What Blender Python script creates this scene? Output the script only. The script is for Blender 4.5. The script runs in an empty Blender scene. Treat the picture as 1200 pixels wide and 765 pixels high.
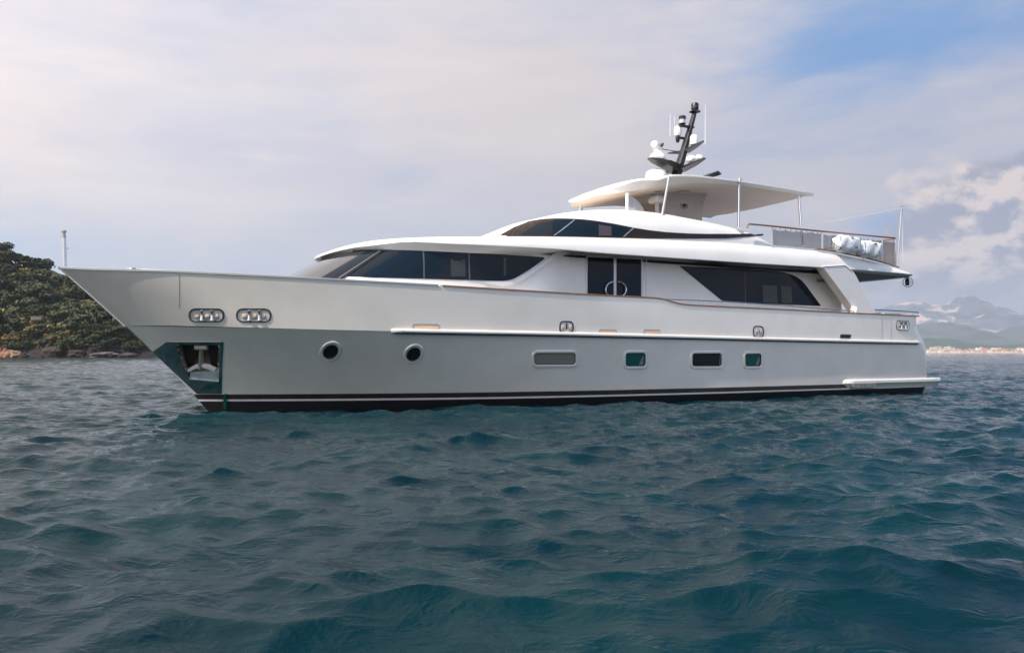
import bpy, bmesh, math, random
import numpy as np
from mathutils import Vector, Matrix, geometry

R = math.radians
rng = random.Random(7)
nrng = np.random.default_rng(11)
scene = bpy.context.scene
col = scene.collection

# ------------------------------------------------------------------ camera, sky, sun, exposure
FOC, EYE, CX, HY = 933.0, 1.45, 600.0, 413.0          # focal length in photo pixels, eye height, horizon row
cam_d = bpy.data.cameras.new('camera')
cam_d.sensor_fit = 'HORIZONTAL'; cam_d.sensor_width = 36.0
cam_d.lens = 36.0 * FOC / 1200.0
cam_d.shift_y = (HY - 382.5) / 1200.0
cam_d.clip_start = 0.1; cam_d.clip_end = 60000.0
cam = bpy.data.objects.new('camera', cam_d); col.objects.link(cam)
cam.location = (0, 0, EYE); cam.rotation_euler = (R(90), 0, 0)
scene.camera = cam
cy = scene.cycles
cy.caustics_reflective = False; cy.caustics_refractive = False; cy.sample_clamp_indirect = 5.0

SUN_TO = Vector((-0.78, -0.62, 0)).normalized()
SUN_EL = R(48)
sun_dir = Vector((SUN_TO.x*math.cos(SUN_EL), SUN_TO.y*math.cos(SUN_EL), math.sin(SUN_EL)))
sd = bpy.data.lights.new('sun', 'SUN'); sd.energy = 4.6; sd.angle = R(0.6); sd.color = (1.0, 0.91, 0.80)
so = bpy.data.objects.new('sun', sd); col.objects.link(so)
so.rotation_euler = sun_dir.to_track_quat('Z', 'Y').to_euler(); so.location = (-60, -60, 80)

vs = scene.view_settings
vs.view_transform = 'Standard'; vs.look = 'None'; vs.exposure = 0.42; vs.gamma = 1.0; vs.use_curve_mapping = False


class NT:
    """small node-tree writer"""
    def __init__(self, tree):
        self.t = tree; tree.nodes.clear()
    def n(self, kind, ins=None, **props):
        nd = self.t.nodes.new(kind)
        for k, v in props.items(): setattr(nd, k, v)
        for k, v in (ins or {}).items():
            s = nd.inputs[k]
            if isinstance(v, bpy.types.NodeSocket): self.t.links.new(v, s)
            else: s.default_value = v
        return nd
    def math(self, op, a, b=0.0, c=0.0, clamp=False):
        return self.n('ShaderNodeMath', {0: a, 1: b, 2: c}, operation=op, use_clamp=clamp).outputs[0]
    def smooth(self, v, a, b, lo=0.0, hi=1.0):
        return self.n('ShaderNodeMapRange', {0: v, 1: a, 2: b, 3: lo, 4: hi}, interpolation_type='SMOOTHSTEP').outputs[0]
    def noise(self, vec, scale, detail=4, rough=0.55, dist=0.0, lac=2.0):
        return self.n('ShaderNodeTexNoise', {'Vector': vec, 'Scale': scale, 'Detail': detail, 'Roughness': rough,
                                            'Distortion': dist, 'Lacunarity': lac}).outputs['Fac']
    def mix(self, f, a, b, blend='MIX'):
        m = self.n('ShaderNodeMix', {}, data_type='RGBA', blend_type=blend, clamp_factor=True)
        for i, v in ((0, f), (6, a), (7, b)):
            s = m.inputs[i]
            if isinstance(v, bpy.types.NodeSocket): self.t.links.new(v, s)
            elif i and len(v) == 3: s.default_value = (*v, 1)
            else: s.default_value = v
        return m.outputs[2]
    def comb(self, x, y, z):
        return self.n('ShaderNodeCombineXYZ', {0: x, 1: y, 2: z}).outputs[0]


def lin(r, g, b):
    return tuple((c/255/12.92 if c/255 <= .04045 else ((c/255+.055)/1.055)**2.4) for c in (r, g, b))


world = bpy.data.worlds.new('World'); scene.world = world; world.use_nodes = True


def build_sky():
    T = NT(world.node_tree)
    S = 0.1                                            # background strength; cloud radiances below are divided by it
    def c(r, g, b, k=2**-.52): return tuple(v/S*k for v in lin(r, g, b))
    sky = T.n('ShaderNodeTexSky', sky_type='NISHITA', sun_disc=False, sun_elevation=SUN_EL,
              sun_rotation=math.atan2(SUN_TO.x, SUN_TO.y), altitude=0, air_density=1.0, dust_density=1.5, ozone_density=1.5).outputs[0]
    d = T.n('ShaderNodeTexCoord').outputs['Generated']
    sx = T.n('ShaderNodeSeparateXYZ', {0: d})
    x, y, z = sx.outputs
    az = T.math('ARCTAN2', x, y); el = T.math('ARCSINE', z)
    elp = T.math('MAXIMUM', el, 0.0)
    # high layer, seen on a plane overhead
    den = T.math('ADD', T.math('MAXIMUM', z, 0.0), 0.16)
    plane = T.comb(T.math('DIVIDE', x, den), T.math('DIVIDE', y, den), 0.0)
    n1 = T.noise(plane, 1.1, 6, 0.55, 0.4)
    n2 = T.noise(T.comb(T.math('MULTIPLY', x, 2.2), T.math('MULTIPLY', y, 2.2), T.math('MULTIPLY', z, 7.0)), 1.6, 6, 0.6, 0.5)
    n3 = T.noise(T.comb(x, y, T.math('MULTIPLY', z, 1.6)), 3.2, 5, 0.5, 0.2)
    blue = T.mix(1.0, sky, (0.80, 0.92, 1.0), 'MULTIPLY')
    blue = T.mix(0.78, blue, c(112, 158, 215))
    veil = T.mix(T.smooth(n3, 0.36, 0.66), c(192, 194, 210), c(207, 201, 207))
    n4 = T.noise(T.comb(T.math('ADD', T.math('MULTIPLY', x, .8), T.math('MULTIPLY', z, -.9)), y, T.math('MULTIPLY', z, 3.6)), 4.2, 7, .58, .35)
    veil = T.mix(T.math('MULTIPLY', T.smooth(n4, .46, .68), .55), veil, c(216, 211, 214))
    veil = T.mix(T.math('MULTIPLY', T.smooth(n4, .50, .30), .45), veil, c(176, 183, 206))
    low = T.mix(T.smooth(n2, 0.35, 0.62), c(172, 184, 205), c(196, 197, 209))
    veil = T.mix(T.smooth(elp, 0.05, 0.24), low, veil)
    # where the veil opens: upper right of the view, and by chance elsewhere high up
    h1 = T.math('MULTIPLY', T.smooth(az, 0.06, 0.44), T.smooth(elp, 0.20, 0.36))
    wob = T.math('MULTIPLY', T.math('SUBTRACT', n4, 0.5), -1.7)
    open1 = T.smooth(T.math('ADD', h1, wob), 0.12, 1.12)
    h2 = T.math('MULTIPLY', T.smooth(az, 0.30, 0.46), T.math('MULTIPLY', T.smooth(elp, 0.06, 0.10), T.smooth(elp, 0.20, 0.14)))
    open2 = T.math('MULTIPLY', T.smooth(T.math('ADD', h2, wob), 0.35, 0.95), 0.75)
    gaps = T.math('MULTIPLY', T.smooth(n1, 0.56, 0.72), T.smooth(elp, 0.5, 0.8))
    op = T.math('MAXIMUM', T.math('MAXIMUM', open1, open2), gaps, clamp=True)
    colr = T.mix(op, veil, blue)
    # cumulus banks low on the right
    cv = T.comb(x, y, T.math('MULTIPLY', z, 1.5))
    cn = T.noise(cv, 9.5, 9, 0.56, 0.2)
    cn2 = T.noise(T.comb(T.math('ADD', x, 0.012), y, T.math('MULTIPLY', T.math('ADD', z, -0.012), 1.5)), 9.5, 9, 0.56, 0.2)
    big = T.noise(cv, 4.2, 3, 0.5)
    top = T.math('ADD', T.math('MULTIPLY', T.smooth(az, 0.30, 0.58), 0.165), 0.07)
    hgt = T.math('SUBTRACT', T.math('ADD', top, T.math('MULTIPLY', T.math('SUBTRACT', big, 0.5), 0.16)), elp)
    cd = T.math('ADD', T.math('MULTIPLY', hgt, 9.0), T.math('MULTIPLY', T.math('SUBTRACT', cn, 0.5), 2.4))
    region = T.math('MULTIPLY', T.smooth(az, 0.30, 0.43), T.smooth(az, 2.2, 1.6))
    cm = T.math('MULTIPLY', T.smooth(cd, 0.0, 0.38), region)
    lit = T.smooth(T.math('SUBTRACT', cn, cn2), -0.05, 0.07)
    ccol = T.mix(lit, c(164, 167, 186), c(238, 222, 217))
    ccol = T.mix(T.smooth(elp, 0.11, 0.03), ccol, c(163, 168, 184))
    colr = T.mix(T.math('MULTIPLY', cm, 0.95), colr, ccol)
    # small wisps left
    wn = T.noise(T.comb(x, y, T.math('MULTIPLY', z, 5.0)), 6.0, 7, 0.6, 0.3)
    wm = T.math('MULTIPLY', T.smooth(wn, 0.56, 0.74), T.math('MULTIPLY', T.smooth(elp, 0.14, 0.18), T.smooth(elp, 0.30, 0.22)))
    colr = T.mix(T.math('MULTIPLY', wm, 0.5), colr, c(214, 210, 214))
    # hazy sky round the sun behind the viewer, strengthened to brighten hull and walls
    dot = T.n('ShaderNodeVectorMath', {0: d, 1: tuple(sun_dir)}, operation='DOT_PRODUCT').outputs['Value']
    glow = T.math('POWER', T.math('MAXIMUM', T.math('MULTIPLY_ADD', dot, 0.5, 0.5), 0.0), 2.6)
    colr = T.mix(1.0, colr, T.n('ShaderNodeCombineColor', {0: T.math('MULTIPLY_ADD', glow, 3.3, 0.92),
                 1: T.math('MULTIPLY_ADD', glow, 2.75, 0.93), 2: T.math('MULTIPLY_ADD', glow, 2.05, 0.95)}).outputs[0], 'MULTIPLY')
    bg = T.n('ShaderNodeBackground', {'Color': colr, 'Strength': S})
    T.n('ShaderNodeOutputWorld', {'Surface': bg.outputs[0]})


build_sky()


# ------------------------------------------------------------------ materials
def mat(name, base, rough=0.4, metal=0.0, coat=0.0, spec=0.5, var=0.0, vscale=3.0, bump=0.0, bscale=40.0, alpha=None, dirt=None, ior=None):
    m = bpy.data.materials.new(name); m.use_nodes = True
    T = NT(m.node_tree)
    p = T.n('ShaderNodeBsdfPrincipled', {'Roughness': rough, 'Metallic': metal, 'Coat Weight': coat, 'Coat Roughness': 0.04, 'Specular IOR Level': spec})
    if ior: p.inputs['IOR'].default_value = ior
    tc = T.n('ShaderNodeTexCoord').outputs['Object']
    if var:
        n = T.noise(tc, vscale, 5, 0.6)
        a = tuple(v*(1-var) for v in base); b = tuple(min(1, v*(1+var)) for v in base)
        c = T.mix(T.smooth(n, 0.3, 0.7), a, b)
        m.node_tree.links.new(c, p.inputs['Base Color'])
        r = T.math('MULTIPLY_ADD', T.noise(tc, vscale*4, 3), 0.3*rough, rough*0.85)
        m.node_tree.links.new(r, p.inputs['Roughness'])
    else: p.inputs['Base Color'].default_value = (*base, 1)
    if bump:
        b = T.n('ShaderNodeBump', {'Strength': bump, 'Distance': 0.02, 'Height': T.noise(tc, bscale, 3)})
        m.node_tree.links.new(b.outputs[0], p.inputs['Normal'])
    if alpha is not None: p.inputs['Alpha'].default_value = alpha
    T.n('ShaderNodeOutputMaterial', {'Surface': p.outputs[0]})
    return m


def wavy_paint(name, base, rough, metal, coat, wav=0.02, wscale=0.7):
    m = bpy.data.materials.new(name); m.use_nodes = True
    T = NT(m.node_tree)
    tc = T.n('ShaderNodeTexCoord').outputs['Object']
    n = T.noise(tc, 1.2, 5, 0.6)
    c = T.mix(T.smooth(n, 0.3, 0.7), tuple(v*0.965 for v in base), tuple(v*1.03 for v in base))
    b = T.n('ShaderNodeBump', {'Strength': wav, 'Distance': 0.5, 'Height': T.noise(tc, wscale, 2, 0.4)})
    p = T.n('ShaderNodeBsdfPrincipled', {'Base Color': c, 'Roughness': rough, 'Metallic': metal, 'Coat Weight': coat,
                                         'Coat Roughness': 0.03, 'Normal': b.outputs[0], 'Coat Normal': b.outputs[0]})
    T.n('ShaderNodeOutputMaterial', {'Surface': p.outputs[0]})
    return m


M = dict(
    hull=wavy_paint('silver_paint', (0.88, 0.83, 0.76), 0.12, 0.26, 0.8, .03, .5),
    white=wavy_paint('white_gelcoat', (0.735, 0.725, 0.705), 0.30, 0.0, 0.35, 0.01),
    soffit=mat('soffit_white', (0.62, 0.57, 0.52), 0.55, var=0.04),
    bounce_white=mat('bounce_warm_lining', (0.70, 0.58, 0.49), 0.5, var=0.03),  # hardtop underside; warm bounce from the sunlit coaming is put into this colour
    boot=mat('boot_brown', (0.035, 0.024, 0.020), 0.30, coat=0.3, var=0.2),
    stripe=mat('boot_white', (0.72, 0.70, 0.66), 0.35, var=0.05),
    antifoul=mat('antifouling', (0.006, 0.006, 0.008), 0.55, var=0.3),
    glass=mat('tinted_glass', (0.005, 0.012, 0.021), 0.03, coat=0.0, spec=0.22),
    glass_brown=mat('bronze_glass', (0.022, 0.014, 0.011), 0.05, spec=0.3),
    port=mat('port_glass', (0.010, 0.012, 0.014), 0.03, spec=0.6),
    port_pale=mat('blind_glass', (0.20, 0.20, 0.17), 0.06, spec=0.6),
    port_green=mat('green_glass', (0.004, 0.075, 0.070), 0.05, spec=0.6),
    steel=mat('stainless', (0.66, 0.66, 0.65), 0.12, 1.0, bump=0.02, bscale=8),
    plate=mat('mirror_plate', (0.50, 0.56, 0.55), 0.10, 1.0, bump=0.05, bscale=2.2),
    alu=mat('brushed_aluminium', (0.55, 0.56, 0.58), 0.35, 0.8),
    dark=mat('recess_dark', (0.018, 0.015, 0.013), 0.6, var=0.3),
    black=mat('mast_black', (0.012, 0.012, 0.014), 0.38, coat=0.1),
    rubber=mat('black_rubber', (0.02, 0.02, 0.022), 0.6),
    teak=mat('teak_rail', (0.20, 0.115, 0.065), 0.35, coat=0.3, var=0.15, vscale=6),
    sheen_tint=mat('warm_sheen_tint', (0.85, 0.60, 0.42), 0.4, 0.0),  # sunlit polish of the scuppers put into colour; also the pinkish cleat backing
    plastic=mat('white_plastic', (0.78, 0.78, 0.77), 0.35, var=0.02),
    beige=mat('beige_gelcoat', (0.50, 0.44, 0.39), 0.45, var=0.05),
    tan=mat('tan_lining', (0.44, 0.34, 0.27), 0.6, var=0.08),
    net=mat('screen_mesh', (0.22, 0.20, 0.20), 0.8, alpha=0.42),
    clear=mat('clear_screen', (0.55, 0.60, 0.66), 0.05, alpha=0.28),
    wrap=mat('white_tarpaulin', (0.70, 0.73, 0.76), 0.45, var=0.06, vscale=8, bump=0.6, bscale=9),
    blue=mat('blue_webbing', (0.015, 0.12, 0.30), 0.6),
    rope=mat('white_rope', (0.62, 0.62, 0.62), 0.8),
    galv=mat('galvanised_steel', (0.42, 0.40, 0.37), 0.35, 0.7, var=0.25, vscale=7),
    letter=mat('lettering_dark', (0.06, 0.055, 0.05), 0.4, 0.3),
    mullion=mat('mullion_grey', (.10, .105, .11), .4, .3),
    lamp=mat('lamp_lens', (0.50, 0.50, 0.48), 0.1),
    curtain_reflection=mat('pale_curtain_reflection', (0.030, 0.036, 0.036), 0.35, var=0.2, vscale=20),  # cabin curtains; the reflected squares on the salon glass are painted with it too
)


# ------------------------------------------------------------------ mesh helpers
def tag(o, label=None, cat=None, group=None, kind=None):
    for k, v in (('label', label), ('category', cat), ('group', group), ('kind', kind)):
        if v: o[k] = v
    return o


def empty(name, loc, rz=0.0):
    o = bpy.data.objects.new(name, None); col.objects.link(o)
    o.location = loc; o.rotation_euler = (0, 0, rz); o.empty_display_size = 0.3
    return o


class MB:
    def __init__(self):
        self.v = []; self.f = []; self.m = []; self.mats = []
    def mi(self, m):
        if m is None: return 0
        if m not in self.mats: self.mats.append(m)
        return self.mats.index(m)
    def add(self, vs_, fs_, m=None):
        o = len(self.v); k = self.mi(m)
        self.v += [tuple(map(float, p)) for p in vs_]
        for f in fs_: self.f.append(tuple(i+o for i in f)); self.m.append(k)
    def grid(self, rows, close_u=False, m=None, skip=None):
        nr, nc = len(rows), len(rows[0]); fs = []
        assert all(len(r) == nc for r in rows)
        for i in range(nr-1):
            for j in range(nc if close_u else nc-1):
                if skip and skip(i, j): continue
                a, b = i*nc+j, i*nc+(j+1) % nc
                fs.append((a, b, b+nc, a+nc))
        self.add([p for r in rows for p in r], fs, m)
    def loft(self, rings, m=None, caps=(True, True)):
        n = len(rings[0]); self.grid(rings, True, m)
        o = len(self.v)-n*len(rings); k = self.mi(m)
        if caps[0]: self.f.append(tuple(o+i for i in range(n))[::-1]); self.m.append(k)
        if caps[1]: self.f.append(tuple(o+n*(len(rings)-1)+i for i in range(n))); self.m.append(k)
    def box(self, c, s, rot=None, m=None, bev=0.0):
        c = Vector(c); rot = rot or Matrix.Identity(3)
        hx, hy, hz = (k/2 for k in s)
        b = min(bev, hx*.45, hy*.45, hz*.45)
        if b <= 0:
            vs_ = [c+rot@Vector((x*hx, y*hy, z*hz)) for z in (-1, 1) for x, y in ((-1, -1), (1, -1), (1, 1), (-1, 1))]
            self.add(vs_, [(3, 2, 1, 0), (4, 5, 6, 7), (0, 1, 5, 4), (1, 2, 6, 5), (2, 3, 7, 6), (3, 0, 4, 7)], m)
            return
        def ring(ax, ay, z):
            q = [(-ax+b, -ay), (ax-b, -ay), (ax, -ay+b), (ax, ay-b), (ax-b, ay), (-ax+b, ay), (-ax, ay-b), (-ax, -ay+b)]
            return [c+rot@Vector((x, y, z)) for x, y in q]
        self.loft([ring(hx-b*.7, hy-b*.7, -hz), ring(hx, hy, -hz+b), ring(hx, hy, hz-b), ring(hx-b*.7, hy-b*.7, hz)], m)
    def tube(self, pts, r, n=8, m=None, caps=True):
        pts = [Vector(p) for p in pts]; rings = []
        rr = r if isinstance(r, (list, tuple)) else [r]*len(pts)
        up = None
        for i, p in enumerate(pts):
            d = (pts[min(i+1, len(pts)-1)]-pts[max(i-1, 0)]).normalized()
            if up is None: up = Vector((0, 0, 1)) if abs(d.z) < .9 else Vector((1, 0, 0))
            a = d.cross(up).normalized(); b = a.cross(d).normalized(); up = b
            rings.append([p+(a*math.cos(2*math.pi*k/n)+b*math.sin(2*math.pi*k/n))*rr[i] for k in range(n)])
        self.loft(rings, m, (caps, caps))
    def lathe(self, c, prof, n=20, m=None, axis=None):
        c = Vector(c); q = Matrix.Identity(3) if axis is None else Vector(axis).to_track_quat('Z', 'Y').to_matrix()
        rings = [[c+q@Vector((r*math.cos(2*math.pi*k/n), r*math.sin(2*math.pi*k/n), z)) for k in range(n)] for r, z in prof]
        self.loft(rings, m)
    def build(self, name, m, parent=None, smooth=True, angle=38, recalc=True):
        me = bpy.data.meshes.new(name); me.from_pydata(self.v, [], self.f); me.update()
        for q in ([m] if not self.mats else self.mats): me.materials.append(q if q is not None else m)
        if self.mats: me.polygons.foreach_set('material_index', self.m)
        if recalc:
            bm = bmesh.new(); bm.from_mesh(me); bmesh.ops.remove_doubles(bm, verts=bm.verts, dist=1e-5)
            bmesh.ops.recalc_face_normals(bm, faces=bm.faces); bm.to_mesh(me); bm.free()
        if smooth:
            me.polygons.foreach_set('use_smooth', [True]*len(me.polygons)); me.set_sharp_from_angle(angle=R(angle))
        o = bpy.data.objects.new(name, me); col.objects.link(o)
        if parent is not None: o.parent = parent
        return o


def pch(pts):
    """monotone cubic through points"""
    X = np.array([p[0] for p in pts], float); Y = np.array([p[1] for p in pts], float)
    h = np.diff(X); dl = np.diff(Y)/h; m = np.zeros_like(X); m[0], m[-1] = dl[0], dl[-1]
    for i in range(1, len(X)-1):
        if dl[i-1]*dl[i] > 0:
            w1, w2 = 2*h[i]+h[i-1], h[i]+2*h[i-1]
            m[i] = (w1+w2)/(w1/dl[i-1]+w2/dl[i])
    def f(x):
        if x <= X[0]: return float(Y[0])
        if x >= X[-1]: return float(Y[-1])
        i = int(np.searchsorted(X, x)-1); t = (x-X[i])/h[i]
        return float((1+2*t)*(1-t)**2*Y[i]+t*(1-t)**2*h[i]*m[i]+t*t*(3-2*t)*Y[i+1]+t*t*(t-1)*h[i]*m[i+1])
    return f


# ------------------------------------------------------------------ the yacht's own frame: x aft from the bow waterline, -y to port, z up
TH = R(28.0)
B0 = np.array([-7.748, 20.192])
AX = np.array([math.cos(TH), math.sin(TH)]); AY = np.array([-math.sin(TH), math.cos(TH)])


def un(px, py, y):
    """length and height, in the yacht's frame, of a spot seen in the photograph on the yacht's lengthwise plane y"""
    u = (px-CX)/FOC; r = -(B0+y*AY)
    det = AX[0]*(-1)+u*AX[1]
    s = (r[0]*(-1)+u*r[1])/det; Y = (AX[0]*r[1]-AX[1]*r[0])/det
    return s, EYE+Y*(HY-py)/FOC


def on(px, py, surf, y=-2.6):
    for _ in range(12):
        s, z = un(px, py, y); y = 0.4*y-0.6*surf(s, z)
    return s, z


# hull form
stem_s = pch([(-0.9, 0.62), (0, 0), (1.47, -1.25), (2.5, -2.26), (3.5, -3.31)])
sheer_z = pch([(-3.3, 3.43), (-2.5, 3.36), (-.8, 3.3), (.8, 3.23), (2.8, 3.16), (5, 3.10), (7, 3.05), (9.6, 3.0), (11.45, 2.985), (11.8, 2.965), (12.2, 2.88), (12.6, 2.83), (13.2, 2.815), (16, 2.79), (20, 2.745), (23.4, 2.72)])
knuck_z = pch([(-2, 2.09), (.8, 2.03), (3.9, 1.97), (8.5, 1.93), (12.5, 1.89), (17, 1.84), (24.5, 1.78)])
Fs = pch([(0, .03), (.15, .22), (.4, .48), (.71, .76), (1.5, 1.27), (2.45, 1.72), (4, 2.38), (6, 2.92), (8.3, 3.22), (10.2, 3.38), (13, 3.45), (23, 3.43), (27.6, 3.33)])
Fk = pch([(0, .03), (.15, .23), (.4, .48), (1, 1.0), (2.6, 2.0), (4.2, 2.6), (5.7, 2.95), (8, 3.22), (10.3, 3.37), (14, 3.43), (22, 3.41), (26.5, 3.30)])
Fw = pch([(0, .03), (.15, .10), (.4, .23), (1.2, .62), (2.5, 1.14), (4.5, 1.86), (7.4, 2.64), (11, 3.12), (14.7, 3.29), (20, 3.3), (24.6, 3.2)])


def hull_half(s, z):
    u = max(0.0, s-stem_s(z)); zk = knuck_z(s)
    if z >= zk:
        t = min(1.0, (z-zk)/max(.2, sheer_z(s)-zk)); a = Fk(u); return a+(Fs(u)-a)*t
    if z >= 0.25:
        t = (z-.25)/(zk-.25); a = Fw(u); return a+(Fk(u)-a)*t**1.15
    t = (z+.9)/1.15; return Fw(u)*(0.72+0.28*math.sqrt(max(0, t)))


tran_s = pch([(-.9, 24.1), (0, 24.32), (.62, 24.42), (1.5, 24.22), (2.1, 23.9), (2.46, 23.62), (2.75, 23.35)])

yacht = empty('motor_yacht', (B0[0], B0[1], 0), TH)
tag(yacht, 'silver hulled motor yacht with white superstructure and black mast, floating on the sea', 'motor yacht')


def P(s, z, surf, off=0.0):
    e = 0.02; h = surf(s, z)
    hs = (surf(s+e, z)-surf(s-e, z))/(2*e); hz = (surf(s, z+e)-surf(s, z-e))/(2*e)
    hs = max(-3, min(3, hs)); hz = max(-3, min(3, hz))
    n = Vector((-hs, -1, -hz)).normalized()
    return Vector((s, -h, z))+n*off


def rounded(poly, rad, n=5):
    out = []; N = len(poly)
    for i in range(N):
        p0, p, p1 = (Vector(poly[(i+k) % N]).to_2d() for k in (-1, 0, 1))
        r = rad[i] if isinstance(rad, (list, tuple)) else rad
        a, b = (p0-p), (p1-p)
        if r <= 0 or a.length < 1e-6 or b.length < 1e-6: out.append(p); continue
        t = min(r, a.length*.48, b.length*.48)
        q0, q1 = p+a.normalized()*t, p+b.normalized()*t
        for k in range(n+1):
            w = k/n; out.append((1-w)**2*q0+2*w*(1-w)*p+w*w*q1)
    return out


def densify(poly, step):
    out = []
    for i, p in enumerate(poly):
        q = poly[(i+1) % len(poly)]; k = max(1, int((Vector(q)-Vector(p)).length/step))
        out += [Vector(p).lerp(Vector(q), j/k).to_2d() for j in range(k)]
    return out


def inside(p, poly):
    c = False; j = len(poly)-1
    for i in range(len(poly)):
        a, b = poly[i], poly[j]
        if (a[1] > p[1]) != (b[1] > p[1]) and p[0] < (b[0]-a[0])*(p[1]-a[1])/(b[1]-a[1])+a[0]: c = not c
        j = i
    return c


def patch(mb, poly, surf, off=0.008, step=0.14, skirt=0.03, m=None):
    """a thin shaped panel lying on a surface of the yacht"""
    poly = densify([Vector(p).to_2d() for p in poly], step)
    xs = [p.x for p in poly]; ys = [p.y for p in poly]
    pts = list(poly); n = len(poly)
    gx = np.arange(min(xs)+step/2, max(xs), step); gy = np.arange(min(ys)+step/2, max(ys), step)
    for a in gx:
        for b in gy:
            if inside((a, b), poly) and min((Vector((a, b))-q).length for q in poly) > step*.35: pts.append(Vector((a, b)))
    vs_, es_, fs_, *_ = geometry.delaunay_2d_cdt(pts, [(i, (i+1) % n) for i in range(n)], [], 1, 1e-5)
    top = [P(v.x, v.y, surf, off) for v in vs_]
    mb.add(top, [tuple(f) for f in fs_], m)
    if skirt:
        cnt = {}
        for f in fs_:
            for i in range(len(f)):
                e = (f[i], f[(i+1) % len(f)]); cnt[tuple(sorted(e))] = cnt.get(tuple(sorted(e)), 0)+1
        for (a, b), c in cnt.items():
            if c == 1:
                va, vb = vs_[a], vs_[b]
                mb.add([top[a], top[b], P(vb.x, vb.y, surf, off-skirt), P(va.x, va.y, surf, off-skirt)], [(0, 1, 2, 3)], m)


def offset_loop(loop, d):
    """inset (d<0) or outset a closed 2D loop"""
    n = len(loop); A = sum(loop[i].x*loop[(i+1) % n].y-loop[(i+1) % n].x*loop[i].y for i in range(n)); sg = 1 if A > 0 else -1
    out = []
    for i in range(n):
        t = (loop[(i+1) % n]-loop[i-1])
        if t.length < 1e-9: t = Vector((1, 0))
        t.normalize(); out.append(loop[i]+Vector((t.y, -t.x))*sg*d)
    return out


def bezel(mb, loop, surf, w=0.03, h=0.02, depth=0.03, m=None):
    """a raised frame of width w outside the loop, falling back inwards"""
    lo, lm = offset_loop(loop, w), offset_loop(loop, w*.8)
    rows = [[P(p.x, p.y, surf, o) for p in L] for L, o in ((lo, 0.0), (lm, h), (offset_loop(loop, w*.15), h), (loop, h*.6), (loop, -depth))]
    mb.grid(rows, True, m)


def disc(c, r, n=28):
    return [Vector((c[0]+r*math.cos(2*math.pi*i/n), c[1]+r*math.sin(2*math.pi*i/n))) for i in range(n)]


def ribbon(mb, prof, stations, m=None, both=True):
    """sweep a profile (list of functions s -> (y, z) ring) along stations, port and starboard"""
    for sg in ((-1, 1) if both else (-1,)):
        mb.loft([[(s, sg*y, z) for y, z in prof(s)] for s in stations], m)


# --- hull shell with a hole where the anchor lies
hole = [Vector(on(px, py, hull_half, -.8)) for px, py in ((206, 403), (258, 403), (256.5, 447), (222, 444))]
plate_out = [(178.5, 412), (195, 400.5), (262, 400.5), (260, 461), (231, 461)]


def frange(a, b, n): return [a+(b-a)*i/n for i in range(n+1)]


def hull_outline(z, off=0.0):
    s0 = stem_s(z); s1 = tran_s(z); r = .75
    us = [i*.04 for i in range(9)]+[.32+.09*i for i in range(1, 30)]+list(np.linspace(3.1, s1-s0-r, 50))
    us = [u for u in us]
    pts = [(s0+u, hull_half(s0+u, z)+off) for u in us]
    a = hull_half(s1-r, z)+off
    for k in range(1, 9):
        q = k/8*math.pi/2; pts.append((s1-r+r*math.sin(q), a-r*.9*(1-math.cos(q))))
    yl = pts[-1][1]
    for k in range(1, 6): pts.append((s1+.10*(1-(1-k/5)**2), yl*(1-k/5)))
    return pts


def build_hull():
    mb = MB()
    zs = [-.9, -.5, -.2, 0, .12, .22, .27, .34, .40]+list(np.arange(.47, 1.9, .055))+[1.93]
    N = len(zs)
    rows = []
    for i, z in enumerate(zs):
        pts = hull_outline(z)
        if i >= N-3:      # top rows follow the knuckle
            pts = [(s, y) for s, y in pts]
        port = [(s, -y, z) for s, y in pts]; star = [(s, y, z) for s, y in pts[::-1]][1:-1]
        rows.append(port+star)
    # rows above 1.6 are slid so that the last one lies on the knuckle
    out = []
    for i, row in enumerate(rows):
        t = max(0, (zs[i]-1.3)/(1.93-1.3))
        nr = []
        for (s, y, z) in row:
            if t > 0 and s < 22.6:
                z2 = z+(knuck_z(s)-1.93)*t
                u = s-stem_s(z); s2 = stem_s(z2)+u if u < 3 else s
                h = hull_half(s2, z2)*(1 if abs(y) > 1e-4 else 0)
                nr.append((s2, math.copysign(h, y) if y else 0.0, z2))
            else: nr.append((s, y, z))
        out.append(nr)
    def skip_for(lo, hi):
        def skip(i, j):
            a, b = out[lo+i][j], out[lo+i+1][(j+1) % len(out[0])]
            return a[1] < 0 and inside(((a[0]+b[0])/2, (a[2]+b[2])/2), offset_loop(hole, .02))
        return skip
    for lo, hi, m in ((0, 5, M['antifoul']), (5, 6, M['stripe']), (6, 8, M['boot']), (8, N-1, M['hull'])):
        mb.grid(out[lo:hi+1], True, m, skip_for(lo, hi))
    # stern above the knuckle, behind the bulwark
    zt = [1.93, 2.1, 2.3, 2.46, 2.6, 2.68]; rows = []
    for z in zt:
        pts = [(s, y-.06) for s, y in hull_outline(z)[-17:]]
        rows.append([(s, -y, z) for s, y in pts]+[(s, y, z) for s, y in pts[::-1]][1:])
    mb.grid(rows, False, M['hull'])
    return mb.build('hull', M['hull'], yacht, angle=50)


build_hull()

S_B = [-3.27+.045*i for i in range(10)]+[-2.85+.12*i for i in range(1, 30)]+list(np.linspace(.9, 11.3, 44))+list(np.linspace(11.45, 13.2, 16))+list(np.linspace(13.5, 23.25, 36))


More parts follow.
